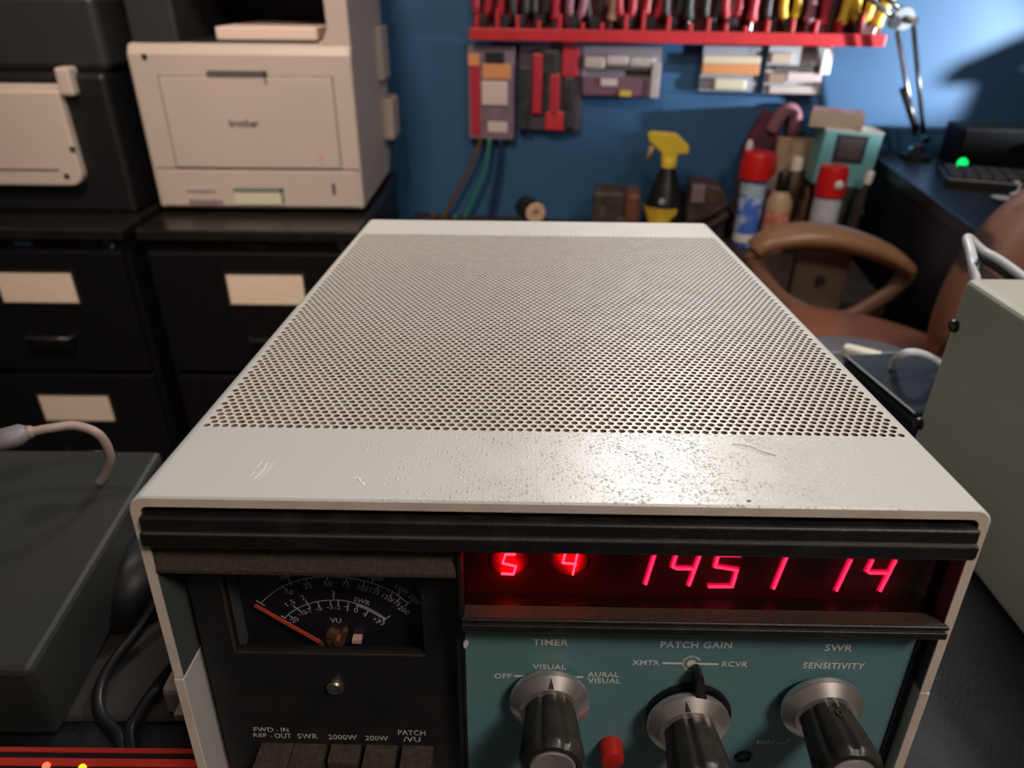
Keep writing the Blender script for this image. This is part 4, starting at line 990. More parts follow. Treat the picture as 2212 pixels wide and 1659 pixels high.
# tools standing in the rack, each with two handles or a shaft
RT = Matrix.Translation(ro) @ RWALL
M_blk = mat('black_grip', (0.016, 0.014, 0.016), 0.5, color2=(0.04, 0.035, 0.04), scale=40)
M_redg = mat('red_grip', (0.40, 0.020, 0.035), 0.45)
M_yelg = mat('yellow_grip', (0.66, 0.42, 0.03), 0.45)
M_pinkg = mat('dull_pink_grip', (0.28, 0.10, 0.15), 0.5)
M_steel = mat('tool_steel', (0.35, 0.33, 0.34), 0.35, 0.9)
def rack_tool(kind, xpx, label, mg, lean=0.0, h=0.14, off=0.03, yb=66):
    base = rloc(xpx, yb, off); base.z = zt_ - 0.006 + tilt * base.x
    wp = RT @ base
    t = thing(kind, wp, label, 'screwdriver' if kind == 'screwdriver' else ('pliers' if kind == 'pliers' else 'tool'), rot=(0, math.radians(lean), AW), group='tools standing in the red wall rack')
    if kind == 'pliers':
        for s in (-1, 1):
            bm = bmesh.new(); b_tube(bm, catmull([(s * 0.005, 0, 0.024), (s * 0.013, 0, 0.040), (s * 0.017, 0, 0.07), (s * 0.013, 0, h)], 5), [0.006] * 5 + [0.0105] * 10 + [0.008], 8)
            bm_link('handle', bm, mg, t, smooth=True)
        bm = bmesh.new(); b_prism(bm, [(-0.006, 0.0), (0.006, 0.0), (0.014, 0.022), (0.012, 0.036), (-0.012, 0.036), (-0.014, 0.022)], -0.006, 0.006, 'Y'); bm_link('jaws', bm, mat('dark_tool_steel', (0.05, 0.045, 0.05), 0.45, 0.7), t, bevel=0.001)
    else:
        lathe_obj('shaft', [(0.004, 0), (0.004, h * .25)], M_steel, t, seg=10)
        lathe_obj('handle', [(0.008, h * .16), (0.014, h * .20), (0.011, h * .34), (0.015, h * .7), (0.010, h)], mg, t, seg=16, flute=lambda a, hh: 1 - 0.08 * max(0, math.cos(6 * a)))
    return t
TL = [('pliers', 1040, 'dark red pliers first from the left in the red rack', M_redg, 3), ('pliers', 1088, 'red pliers with a lean, second from the left in the red rack', M_redg, 10),
 ('pliers', 1122, 'black pliers third from the left in the red rack', M_blk, -2), ('pliers', 1163, 'black pliers right above the red and black pliers pack', M_blk, 4), ('screwdriver', 1200, 'red screwdriver left of the middle of the red rack', M_redg, 0),
 ('pliers', 1238, 'dull pink pliers above the left end of the wide clear case', M_pinkg, 5), ('pliers', 1285, 'dark pliers standing above the middle of the wide clear case', M_blk, -6), ('screwdriver', 1318, 'tan handled screwdriver above the wide clear case', mat('tan_grip', (0.34, 0.22, 0.15), 0.5), 6),
 ('pliers', 1352, 'wide open red pliers above the right end of the wide clear case', M_redg, -4), ('pliers', 1400, 'red pliers directly above the gap between the clear cases', M_redg, 8), ('pliers', 1448, 'black pliers above the spray bottle', M_blk, 0),
 ('screwdriver', 1487, 'dark screwdriver left of the orange striped case', M_blk, -5), ('pliers', 1530, 'black pliers above the orange striped case', M_blk, 3), ('pliers', 1578, 'dark red pliers above the orange striped case', M_redg, -3),
 ('screwdriver', 1620, 'short red screwdriver right of centre in the red rack', M_redg, 0), ('pliers', 1662, 'black pliers left of the yellow nose pliers', M_blk, 4), ('pliers', 1702, 'yellow pliers hanging high in the rack', M_yelg, -3),
 ('screwdriver', 1742, 'pink red screwdriver above the last clear case', M_pinkg, 2), ('screwdriver', 1775, 'bright red screwdriver above the last clear case', M_redg, -2), ('screwdriver', 1812, 'slim yellow screwdriver leaning in the right part of the rack', M_yelg, 6),
 ('pliers', 1852, 'yellow pliers, right one of the rack, left of the lamp joint', M_yelg, 2), ('screwdriver', 1885, 'yellow screwdriver at the right end of the rack', M_yelg, 14)]
for i, (k, xp, lb, mg, le) in enumerate(TL):
    rack_tool(k, xp, lb, mg, le, h=0.125 + 0.02 * ((i * 7) % 3), off=0.024 + 0.008 * (i % 3))
# packs and clear cases under the rack
def hang(name, x0, y0, x1, y1, dep, label, cat):
    c = wl((x0 + x1) / 2, (y0 + y1) / 2, dep / 2 + 0.003)
    L_ = wl(x0, (y0 + y1) / 2, dep); R_ = wl(x1, (y0 + y1) / 2, dep); T_ = wl((x0 + x1) / 2, y0, dep); B_ = wl((x0 + x1) / 2, y1, dep)
    c = (L_ + R_) / 2; c = wl((x0 + x1) / 2, (y0 + y1) / 2, dep / 2 + 0.002)
    c.z = (T_.z + B_.z) / 2
    t = thing(name, c, label, cat, rot=(0, 0, AW))
    return t, (R_ - L_).length, T_.z - B_.z
def hb(t, name, x0, x1, z0, z1, y0, y1, m, W_, H_, bev=0.0):
    return box_obj(name, (x0 - .5) * W_, (x1 - .5) * W_, y0, y1, (.5 - z1) * H_, (.5 - z0) * H_, m, t, bevel=bev)
M_vio = mat('violet_grey_card', (0.20, 0.13, 0.17), 0.6, var=0.3, scale=20)
M_or = mat('orange_print', (0.62, 0.26, 0.10), 0.55)
M_pk = mat('pale_pink_print', (0.60, 0.47, 0.45), 0.55)
M_bl = mat('black_print', (0.010, 0.010, 0.012), 0.5)
t, w_, h_ = hang('blister_pack', 1012, 100, 1112, 302, 0.035, 'hanging blister pack with orange and white print, leftmost under the red rack', 'pack')
hb(t, 'backing_card', 0, 1, 0, 1, -.010, .015, M_vio, w_, h_, .003)
hb(t, 'red_stripe', .06, .26, .10, .95, -.0125, -.009, M_redg, w_, h_); hb(t, 'black_picture', .38, .78, .06, .20, -.0125, -.009, M_bl, w_, h_)
hb(t, 'orange_band', .32, .92, .18, .34, -.014, -.009, M_or, w_, h_, .002); hb(t, 'white_window', .30, .86, .36, .62, -.016, -.009, M_pk, w_, h_, .003); hb(t, 'corner_print', .02, .26, .08, .2, -.013, -.009, M_or, w_, h_)
hb(t, 'lower_window', .42, .86, .80, .92, -.013, -.009, M_pk, w_, h_, .002)
t, w_, h_ = hang('pliers_pack', 1120, 96, 1256, 284, 0.035, 'pack of red and black handled pliers hanging under the red rack', 'pack')
hb(t, 'backing_card', 0, 1, 0, 1, -.004, .015, mat('dark_violet_card', (0.07, 0.045, 0.06), 0.5), w_, h_, .003)
for x0, x1, z0, z1, m in ((.02, .20, .25, 1.0, M_blk), (.22, .38, .10, .80, M_redg), (.40, .52, .30, .78, M_blk), (.38, .62, .06, .34, M_blk), (.50, .66, .32, .82, M_redg), (.44, .76, .76, .99, mat('red_foot', (0.52, 0.03, 0.04), 0.45)), (.72, .90, .36, .96, M_blk), (.68, .94, .02, .36, M_redg)):
    hb(t, 'handle', x0, x1, z0, z1, -.016, -.003, m, w_, h_, .004)
t, w_, h_ = hang('clear_case', 1252, 97, 1432, 214, 0.045, 'wide clear plastic case with pale and purplish contents, left of the gap under the rack', 'case')
hb(t, 'case_body', 0, 1, 0, 1, -.022, .022, M_clear, w_, h_, .003)
M_pal = mat('pale_contents', (0.52, 0.43, 0.40), 0.6, var=0.2, scale=30); M_dkc = mat('dark_contents', (0.07, 0.06, 0.05), 0.6)
hb(t, 'case_tray', .03, .97, .04, .96, .004, .018, mat('grey_violet_tray', (0.28, 0.24, 0.27), 0.6), w_, h_)
hb(t, 'pale_part', .04, .30, .22, .45, -.018, .004, M_pal, w_, h_, .006); hb(t, 'pale_part', .30, .58, .20, .38, -.018, .004, M_pal, w_, h_, .006); hb(t, 'pale_part', .58, .90, .22, .40, -.018, .004, M_pal, w_, h_, .006)
hb(t, 'dark_part', .12, .88, .37, .47, -.016, .004, M_dkc, w_, h_, .003); hb(t, 'purple_part', .03, .80, .60, .96, -.012, .004, mat('purple_part', (0.16, 0.07, 0.10), 0.6), w_, h_, .004)
hb(t, 'side_frame', .86, .97, .30, .97, -.02, .004, M_pal, w_, h_, .003); hb(t, 'white_tag', .26, .46, .62, .76, -.017, -.010, M_pk, w_, h_); hb(t, 'yellow_tag', .50, .64, .84, .95, -.017, -.010, mat('yellow_tag', (0.62, 0.42, 0.06), 0.5), w_, h_)
t, w_, h_ = hang('clear_case', 1510, 97, 1642, 204, 0.04, 'clear plastic case with an orange stripe, under the right half of the rack', 'case')
hb(t, 'case_body', 0, 1, 0, 1, -.020, .020, M_clear, w_, h_, .003); hb(t, 'case_tray', .03, .97, .04, .96, .002, .016, mat('grey_blue_tray', (0.34, 0.34, 0.38), 0.6), w_, h_)
hb(t, 'cream_band', .03, .97, .22, .38, -.014, .002, mat('cream_band', (0.62, 0.52, 0.36), 0.6), w_, h_, .002); hb(t, 'orange_band', .03, .97, .38, .60, -.016, .002, M_or, w_, h_, .002); hb(t, 'cream_roll', .25, .80, .68, .92, -.018, .002, mat('cream_roll', (0.60, 0.55, 0.38), 0.6), w_, h_, .006)
t, w_, h_ = hang('clear_case', 1650, 97, 1785, 210, 0.04, 'clear plastic case of small steel parts, rightmost under the rack', 'case')
hb(t, 'case_body', 0, 1, 0, 1, -.020, .020, M_clear, w_, h_, .003); hb(t, 'case_tray', .03, .97, .04, .96, .002, .016, mat('pale_blue_tray', (0.42, 0.42, 0.44), 0.6), w_, h_)
hb(t, 'tan_part', .06, .40, .16, .36, -.014, .002, mat('tan_part', (0.48, 0.38, 0.28), 0.6), w_, h_, .002); hb(t, 'dark_part', .14, .90, .40, .50, -.014, .002, M_dkc, w_, h_, .002); hb(t, 'white_part', .36, .92, .52, .70, -.016, .002, M_pk, w_, h_, .003); hb(t, 'brown_part', .06, .36, .54, .74, -.014, .002, mat('brown_part', (0.30, 0.20, 0.13), 0.6), w_, h_, .003); hb(t, 'pale_part', .10, .90, .78, .94, -.016, .002, M_pal, w_, h_, .003)
hb(t, 'hanger_tab', .86, 1.02, .05, .55, -.022, -.018, mat('white_tab', (0.66, 0.64, 0.62), 0.4), w_, h_, .002)
# cables hanging from the blister pack
for pts, col, lb, r_ in (([(1040, 295), (1020, 350), (990, 410), (955, 470)], (0.12, 0.055, 0.02), 'brown test lead hanging down the wall below the leftmost pack', .0055), ([(1058, 298), (1050, 360), (1030, 410), (1000, 475)], (0.03, 0.17, 0.14), 'green test lead hanging beside the brown one', .006), ([(1082, 300), (1078, 360), (1068, 420), (1055, 480)], (0.012, 0.018, 0.06), 'dark blue test lead, right one of the three hanging leads', .006)):
    P = [wl(x, y, 0.03) for x, y in pts]; P.append(Vector((P[-1].x - 0.02, P[-1].y - 0.05, BZ + 0.016)))
    c0 = P[0].copy(); o = tube_obj('test_lead', [p_ - c0 for p_ in catmull(P, 6)], r_, mat('lead_%s' % lb.split()[0], col, 0.5), seg=8); o.location = c0
    tag(o, lb, 'cable', 'test leads hanging on the wall')

# ================================================================ RIGHT-HAND DESK, lamp, keyboard, radio
RZ = 0.78
M_rd = mat('black_side_desk', (0.010, 0.010, 0.012), 0.30, color2=(0.016, 0.015, 0.018), scale=30)
e0 = at(1892, 332, Z=RZ); e1 = at(2092, 484, Z=RZ)
dirn = (e1 - e0).normalized(); e1 = e1 + dirn * 0.10
rd = thing('side_desk', (1.45, 1.6, 0), 'black side desk in the right corner carrying the lamp and the keyboard', 'desk')
bm = bmesh.new()
e0w = Vector((e0.x - 0.004, wy(e0.x) - 0.006, 0))
dpts = [(e0w.x, e0w.y), (e1.x, e1.y), (2.2, e1.y - 0.1), (2.2, wy(2.2) - 0.006)]
b_prism(bm, [(x - 1.45, y - 1.6) for x, y in dpts], RZ - 0.03, RZ, 'Z')
bm_link('desk_top', bm, M_rd, rd, bevel=0.003)
bm = bmesh.new(); p_ = [(e0w.x + .01, e0w.y), (e1.x + .01, e1.y + .02), (e1.x + .035, e1.y + .02), (e0w.x + .035, e0w.y)]
b_prism(bm, [(x - 1.45, y - 1.6) for x, y in p_], 0, RZ - 0.03, 'Z'); bm_link('side_panel', bm, M_rd, rd)
box_obj('leg', 0.68, 0.73, -0.4, -0.35, 0, RZ - 0.03, M_rd, rd)
# balanced-arm lamp
LO = 0.11
lb_ = wl(1985, 312, LO); lb_.z = RZ
lt = thing('balanced_arm_lamp', lb_, 'chrome and black balanced-arm lamp clamped to the side desk', 'lamp')
def lw(x, y, off=LO): return wl(x, y, off) - lb_
lathe_obj('clamp_base', [(0.036, 0), (0.036, 0.012), (0.022, 0.018), (0.012, 0.034)], mat('black_metal', (0.012, 0.012, 0.014), 0.35), lt, seg=28)
M_arm = mat('grey_arm_metal', (0.20, 0.20, 0.22), 0.3, 0.7)
for (xa, ya, xb, yb, r_, m) in ((1938, 68, 1977, 292, .0055, M_arm), (1972, 48, 1995, 288, .0055, mat('dark_arm_metal', (0.05, 0.05, 0.055), 0.3, 0.6))):
    tube_obj('lower_arm', [lw(xa, ya), lw(xb, yb)], r_, m, lt, seg=10)
tube_obj('spring', [lw(1950, 190, LO + .01), lw(1980, 280, LO + .01)], .009, mat('black_metal', (0.012, 0.012, 0.014), 0.35), lt, seg=10)
bm = bmesh.new(); c = lw(1950, 40); b_lathe(bm, [(0.024, -0.008), (0.026, 0), (0.024, 0.008)], Matrix.Translation(c) @ RXK, 24); bm_link('elbow_joint', bm, mat('joint_grey', (0.42, 0.44, 0.47), 0.3, 0.8), lt)
bm = bmesh.new(); c = lw(1932, 48, LO + .012); b_lathe(bm, [(0.014, -0.006), (0.014, 0.006)], Matrix.Translation(c) @ RXK, 18); bm_link('joint_knob', bm, mat('black_metal', (0.012, 0.012, 0.014), 0.35), lt)
bm = bmesh.new(); c = lw(1975, 45, LO + .012); b_lathe(bm, [(0.008, -0.006), (0.008, 0.006)], Matrix.Translation(c) @ RXK, 16); bm_link('joint_bolt', bm, M_chrome, lt)
headb = LAMP - lb_
el = lw(1945, 38)
up1 = lw(1860, -30, LO + .02); up2 = lw(1885, -45, LO + .02)
tube_obj('upper_arm', [lw(1940, 45), lw(1868, -12)], .006, M_arm, lt, seg=10)
tube_obj('upper_arm', [lw(1955, 28), lw(1884, -28)], .006, mat('dark_arm_metal', (0.05, 0.05, 0.055), 0.3, 0.6), lt, seg=10)
for x, y in ((1998, 303), (1970, 325)):
    bm = bmesh.new(); c = lw(x, y, LO + .02); b_lathe(bm, [(0.009, -0.006), (0.009, 0.006)], Matrix.Translation(c) @ RXK, 16); bm_link('clamp_screw', bm, M_chrome, lt)
# separate low task lamp that throws the light on the wall (just outside the frame)
tl = thing('task_lamp', (LAMP.x, LAMP.y, RZ), 'small black task lamp beyond the right edge, shining on the blue wall', 'lamp')
aim = (LAIM - LAMP).normalized(); MA = Matrix.Translation(LAMP - Vector((LAMP.x, LAMP.y, RZ))) @ aim.to_track_quat('Z', 'Y').to_matrix().to_4x4()
bm = bmesh.new(); b_lathe(bm, [(0.02, -0.06), (0.030, -0.045), (0.048, 0.03), (0.046, 0.03), (0.028, -0.044), (0.018, -0.058)], MA, 32, cap=False); bm_link('lamp_shade', bm, mat('black_metal', (0.012, 0.012, 0.014), 0.35), tl, smooth=True)
lathe_obj('base', [(0.055, 0), (0.055, 0.012), (0.01, 0.016)], mat('black_metal', (0.012, 0.012, 0.014), 0.35), tl, seg=28)
tube_obj('stem', [Vector((0, 0, 0.01)), Vector((0.06, -0.06, 0.10)), MA @ Vector((0, 0, -0.055))], .006, mat('black_metal', (0.012, 0.012, 0.014), 0.35), tl, seg=10)
# keyboard
kb0 = at(2135, 405, Z=RZ)
kb = thing('keyboard', (kb0.x + 0.12, kb0.y, RZ), 'dark keyboard on the side desk under the green light', 'keyboard', rot=(0, 0, math.radians(-20)))
box_obj('keyboard_body', -.20, .20, -.065, .065, 0, .018, mat('black_metal', (0.012, 0.012, 0.014), 0.35), kb, bevel=0.003)
bm = bmesh.new()
for r_ in range(5):
    for c_ in range(14): b_box(bm, -.19 + c_ * .027, -.168 + c_ * .027, -.056 + r_ * .023, -.038 + r_ * .023, .018, .025)
o = bm_link('keys', bm, mat('dusty_keys', (0.10, 0.095, 0.095), 0.6, color2=(0.03, 0.03, 0.03), scale=90), kb); o['kind'] = 'stuff'
# black radio with a green light
c = at(2092, 356, Y=1.70)
rr_ = thing('desk_radio', (c.x + 0.10, 1.78, RZ), 'black radio with a glowing green light on the side desk', 'radio', rot=(0, 0, AW))
box_obj('radio_body', -0.112, 0.23, -.07, .03, 0.004, 0.095, mat('black_radio_shell', (0.004, 0.004, 0.005), 0.5, spec=0.15), rr_, bevel=0.006)
box_obj('radio_face', -0.108, 0.22, -.073, -.068, 0.012, 0.088, mat('black_radio_face', (0.004, 0.004, 0.005), 0.5, spec=0.08), rr_, bevel=0.002)
lz = c.z - RZ
lathe_obj('green_light', [(0.0115, 0), (0.0105, 0.005), (0.004, 0.008)], mat('green_led', (0.0, 0.3, 0.05), 0.4, emit=(0.0, 1.0, 0.16), es=1.3), rr_, M=Matrix.Translation((-0.098 + 0.002, -0.073, lz)) @ RXK, seg=20)
lathe_obj('tuning_knob', [(0.022, 0), (0.020, 0.018)], M_knob, rr_, M=Matrix.Translation((0.05, -0.073, 0.05)) @ RXK, seg=28)
# unseen box and rod, added beyond the right edge to shadow the wall
t = thing('shadow_block', (1.56, 1.64, RZ), 'unseen black box added beyond the right edge to shade the lower blue wall', 'shadow_block', rot=(0, 0, math.radians(-6)))
box_obj('shadow_block_body', -.10, .16, -.05, .09, 0, 0.20, mat('black_shadow_block', (0.008, 0.008, 0.009), 0.5), t, bevel=0.006)
lathe_obj('shadow_block_disc', [(0.065, 0), (0.060, 0.004), (0.02, 0.001)], M_rd, t, M=Matrix.Translation((0.03, -.05, 0.10)) @ RXK, seg=32)
t = thing('shadow_rod', (1.62, 1.58, RZ + 0.23), 'unseen black rod added across the box beyond the right edge, to cast the leaf-shaped wall shadow', 'shadow_caster')
bm = bmesh.new(); b_tube(bm, [Vector((-.20, .03, -.045)), Vector((-.18, .03, -.035)), Vector((-.13, .03, -.012)), Vector((-.09, .03, .006)), Vector((-.07, .03, .012))], [.004, .014, .019, .016, .006], 14); bm_link('rod_bulge', bm, M_blk, t, smooth=True)
tube_obj('rod_stem', [Vector((-.08, .03, .010)), Vector((.05, .03, .012)), Vector((.16, .03, .03))], .007, M_blk, t, seg=10)
c = at(2160, 437, Y=1.45)
t = thing('white_mug', (c.x, 1.45, RZ), 'small white cup at the edge of the side desk, above the chair back', 'cup')
lathe_obj('cup_body', [(0.010, 0), (0.014, 0.003), (0.018, c.z - RZ + 0.010), (0.016, c.z - RZ + 0.010), (0.012, 0.006)], mat('white_ceramic', (0.75, 0.74, 0.72), 0.3), t, seg=24)
tube_obj('cup_handle', catmull([(0.015, 0, 0.012), (0.028, 0, 0.018), (0.026, 0, 0.034), (0.016, 0, 0.036)], 5), 0.0025, mat('white_ceramic', (0.75, 0.74, 0.72), 0.3), t, seg=8)

# ================================================================ CHAIR
M_leather = mat('brown_leather', (0.30, 0.115, 0.065), 0.55, color2=(0.24, 0.09, 0.05), scale=14, bump=0.2, bscale=160)
M_worn = mat('worn_brown_leather', (0.21, 0.088, 0.050), 0.55, color2=(0.045, 0.020, 0.012), scale=16, lo=0.52, hi=0.60, bump=0.3, bscale=160)
M_armp = mat('brown_arm_plastic', (0.26, 0.13, 0.065), 0.40, var=0.1)
M_armd = mat('tan_grey_support', (0.13, 0.090, 0.065), 0.55)
CYY = 1.25
ch = thing('office_chair', (0.66, 1.02, 0), 'brown leather office chair with looped arms behind the console', 'chair')
CO = Vector((0.66, 1.02, 0))
def cw(x, y, Y=CYY): return at(x, y, Y=Y) - CO
# far arm: padded top and thin loop
pad = catmull([cw(1628, 540), cw(1660, 519), cw(1720, 508), cw(1790, 510), cw(1860, 527), cw(1920, 552), cw(1962, 583)], 6)
n_ = len(pad)
bm = bmesh.new(); b_tube(bm, pad, [0.010 + 0.011 * math.sin(math.pi * (0.15 + 0.75 * i / (n_ - 1))) for i in range(n_)], 16, flat=(1.9, 1.0), ref=(0, 0, 1))
bm_link('arm_pad', bm, M_armp, ch, smooth=True)
loop = catmull([cw(1626, 545), cw(1640, 590), cw(1680, 640), cw(1735, 672), cw(1790, 690), cw(1832, 684), cw(1880, 660), cw(1930, 625), cw(1963, 588)], 6)
bm = bmesh.new(); b_tube(bm, loop, 0.012, 14, flat=(1.3, 1.0), ref=(0, 1, 0)); bm_link('arm_loop', bm, mat('arm_loop_brown', (0.20, 0.105, 0.065), 0.45), ch, smooth=True)
a = cw(1722, 530, 1.29); b = cw(1805, 700, 1.29)
box_obj('arm_support', a.x, b.x - 0.004, a.y - .012, a.y + .012, b.z - 0.06, a.z, M_armd, ch, bevel=0.006)
c = cw(1772, 607, 1.275); lathe_obj('support_bolt', [(0.009, -0.004), (0.009, 0.004)], mat('bolt_dark', (0.03, 0.02, 0.018), 0.5), ch, M=Matrix.Translation(c) @ RXK, seg=18)
# seat
sc_ = cw(1790, 735, 1.08); sz = sc_.z - 0.045
def cushion(name, cx, cy, cz, ax, ay, az, m, par, rot=None, p=3.0, n=3):
    bm = bmesh.new(); bmesh.ops.create_uvsphere(bm, u_segments=48, v_segments=24, radius=1)
    for v in bm.verts:
        x, y, z = v.co
        r = math.hypot(x, y); 
        zz = math.copysign(abs(z) ** 0.75, z)
        k = (max(1e-6, 1 - abs(zz) ** p)) ** (1 / p) / max(r, 1e-6) if r > 1e-5 else 0
        v.co = Vector((x * k * ax, y * k * ay, zz * az))
    M_ = Matrix.Translation((cx, cy, cz)) @ (rot if rot is not None else Matrix.Identity(4))
    bmesh.ops.transform(bm, matrix=M_, verts=bm.verts)
    return bm_link(name, bm, m, par, smooth=True)
cushion('seat', 0.52 - CO.x, 1.03 - CO.y, sz, 0.245, 0.25, 0.050, M_leather, ch)
# backrest
bc = cw(2295, 665, 0.93)
rotb = Matrix.Rotation(math.radians(12), 4, 'Z') @ Matrix.Rotation(math.radians(84), 4, 'X')
cushion('backrest', bc.x, bc.y, bc.z - 0.02, 0.195, 0.215, 0.055, M_worn, ch, rot=rotb, p=2.6)
for s in (0,):
    tube_obj('post', [Vector((0.52 - CO.x, 1.03 - CO.y, sz - 0.03)), Vector((0.52 - CO.x, 1.03 - CO.y, 0.10))], 0.028, M_armd, ch, seg=18)
tube_obj('back_bracket', catmull([(0.52 - CO.x + .15, 1.03 - CO.y, sz - .03), (bc.x - .02, bc.y + .10, sz - .02), (bc.x, bc.y + .06, bc.z - .1)], 8), 0.018, M_armd, ch, seg=12)
for k in range(5):
    an = math.radians(72 * k + 15); e_ = Vector((math.cos(an) * .28, math.sin(an) * .28, 0.07)); o_ = Vector((0.52 - CO.x, 1.03 - CO.y, 0))
    lg = tube_obj('base_leg', [o_ + Vector((0, 0, 0.10)), o_ + e_], [0.024, 0.016], M_armd, ch, seg=10)
    lathe_obj('caster', [(0.024, -0.014), (0.026, 0), (0.024, 0.014)], mat('rubber', (0.012, 0.012, 0.012), 0.7), ch, M=Matrix.Translation(o_ + Vector((e_.x, e_.y, 0.027))) @ RXK, seg=18)

# ================================================================ GREY BOX at the right
BXX = at(2109, 1253, Z=DZ).x
tp = at(2085, 598, X=BXX); 
gb = thing('equipment_cabinet', (BXX + 0.17, tp.y - 0.16, DZ), 'grey-green metal equipment cabinet at the right edge, next to the console', 'radio equipment')
bo = Vector((BXX + 0.17, tp.y - 0.16, DZ)); bz_t = tp.z - DZ
M_gb = mat('grey_green_paint', (0.47, 0.46, 0.385), 0.50, var=0.06, scale=20, bump=0.10, bscale=1200)
M_gbt = mat('pale_cabinet_top', (0.50, 0.46, 0.38), 0.5, var=0.04)
bm = bmesh.new(); b_box(bm, -0.17, 0.17, -0.20, 0.16, 0.0005, bz_t)
bm_link('cabinet_shell', bm, M_gb, gb, bevel=0.005, seg=4)
for x, y in ((2058, 700), (1983, 910)):
    c = at(x, y, X=BXX) - bo
    lathe_obj('screw', [(0.0044, -0.001), (0.0044, 0.0010), (0.0036, 0.0026), (0.0015, 0.0034)], mat('dark_screw', (0.06, 0.05, 0.05), 0.3, 0.9), gb, M=Matrix.Translation((-0.17, c.y - 0.003, c.z)) @ Matrix.Rotation(math.radians(-90), 4, 'Y'), seg=20)

# cables behind the grey box
M_wc = mat('white_cable', (0.62, 0.63, 0.67), 0.4)
def cable(name, pts, r_, m, label, cat='cable', n=8, flat=(1, 1)):
    P = catmull([Vector(p) for p in pts], n); c0 = P[0].copy()
    o = tube_obj(name, [q_ - c0 for q_ in P], r_, m, seg=10, flat=flat); o.location = c0
    return tag(o, label, cat)
cable('white_cable', [at(2235, 618, Y=0.50), at(2165, 566, Y=0.52), at(2120, 540, Y=0.53), at(2090, 514, Y=0.53), at(2098, 550, Y=0.50), at(2106, 600, Y=0.47), Vector((0.33, 0.45, 0.92)), Vector((0.33, 0.455, DZ + .006))], 0.0034, M_wc, 'thick white cable arching up behind the grey-green cabinet, before the chair back')
cable('black_cable', [at(2235, 640, Y=0.50), at(2160, 582, Y=0.52), at(2118, 556, Y=0.53), at(2096, 536, Y=0.53), at(2102, 575, Y=0.50), at(2108, 608, Y=0.47), Vector((0.34, 0.46, DZ + .006))], 0.0032, mat('black_cable', (0.01, 0.01, 0.012), 0.4), 'black cable running right under the thick white cable')
cable('white_cable', [at(2050, 800, Z=DZ + .03), at(2000, 768, Z=DZ + .055), at(1960, 762, Z=DZ + .06), at(1935, 778, Z=DZ + .05), at(1925, 800, Z=DZ + .03), at(1905, 830, Z=DZ + .02), at(1885, 870, Z=DZ + .007), at(1870, 900, Z=DZ + .005)], 0.0032, M_wc, 'thin white cable curling out of the dark adapter beside the console')
c = at(1885, 758, Z=DZ + 0.03)
t = thing('network_plug', (c.x, c.y, DZ), 'pale plug lying upturned at the back edge of the desk', 'plug', rot=(0, 0, math.radians(-35)))
box_obj('plug_body', -.016, .016, -.006, .006, 0.0, 0.020, mat('dull_grey_plug', (0.20, 0.20, 0.23), 0.5), t, bevel=0.002)
box_obj('plug_tip', -.024, .008, -.0065, .0065, .018, .030, mat('pale_plug', (0.72, 0.70, 0.58), 0.4), t, bevel=0.003)
c = at(1960, 870, Z=DZ + 0.02)
t = thing('power_adapter', (c.x + .01, c.y + .02, DZ), 'dark blue-grey power adapter on the desk between the console and the grey cabinet', 'power adapter', rot=(0, 0, math.radians(8)))
box_obj('adapter_body', -.035, .035, -.055, .045, 0, 0.030, mat('dark_blue_grey', (0.012, 0.014, 0.022), 0.4), t, bevel=0.004)
box_obj('adapter_lid', -.034, .034, -.054, .044, 0.030, 0.033, mat('dark_blue_grey2', (0.020, 0.026, 0.038), 0.35), t, bevel=0.001)
c = at(1835, 800, Z=DZ)
t = thing('grey_pouch', (c.x, c.y, DZ), 'flat violet-grey pouch at the back of the desk beside the console', 'pouch')
cushion('pouch_body', 0, 0, 0.009, 0.060, 0.045, 0.009, mat('violet_grey_fabric', (0.06, 0.052, 0.065), 0.6, var=0.2), t, p=4)
box_obj('zip', -.05, .05, -.002, .002, .0165, .0185, mat('zip_grey', (0.25, 0.24, 0.26), 0.4), t)

# ================================================================ LEFT: dark flat case, cables, mouse, red strip
c_tr = at(278, 1091, Z=0.895); 
lc = thing('flat_equipment_case', (-0.40, 0.28, DZ), 'large flat dark grey equipment case on the desk left of the console', 'radio equipment')
co_ = Vector((-0.40, 0.28, DZ))
r0 = at(63, 1449, Z=0.89); r1 = at(278, 1091, Z=0.89); r2y = at(200, 972, Z=0.89).y
r2 = r1 + (r1 - r0) * ((r2y - r1.y) / (r1.y - r0.y))
bm = bmesh.new()
b_prism(bm, [(r0.x - co_.x, r0.y - co_.y), (r2.x - co_.x, r2.y - co_.y), (-0.30, r2.y - co_.y), (-0.30, r0.y - co_.y)], 0.008, 0.89 - DZ, 'Z')
M_lc = mat('dark_grey_case', (0.024, 0.027, 0.026), 0.45, color2=(0.034, 0.032, 0.028), scale=10, lo=0.35, hi=0.7)
bm_link('case_body', bm, M_lc, lc, bevel=0.003)
for x, y in ((-.27, -.05), (0.17, -.05), (-.27, .06), (.17, .06)): lathe_obj('foot', [(0.01, 0), (0.01, 0.009)], mat('rubber', (0.012, 0.012, 0.012), 0.7), lc, M=Matrix.Translation((x, y, 0)), seg=14)
c = at(215, 1042, Z=0.893)
cz_ = 0.893
P = [at(-30, 958, Z=cz_ + .045), at(60, 935, Z=cz_ + .045), at(110, 925, Z=cz_ + .045), at(165, 920, Z=cz_ + .042), at(215, 940, Z=cz_ + .035), at(238, 985, Z=cz_ + .020), at(228, 1025, Z=cz_ + .006), at(216, 1042, Z=cz_)]
cable('pale_cable', P, 0.0025, mat('pinkish_cable', (0.34, 0.245, 0.21), 0.5), 'pinkish pale cable looping onto the flat dark case')
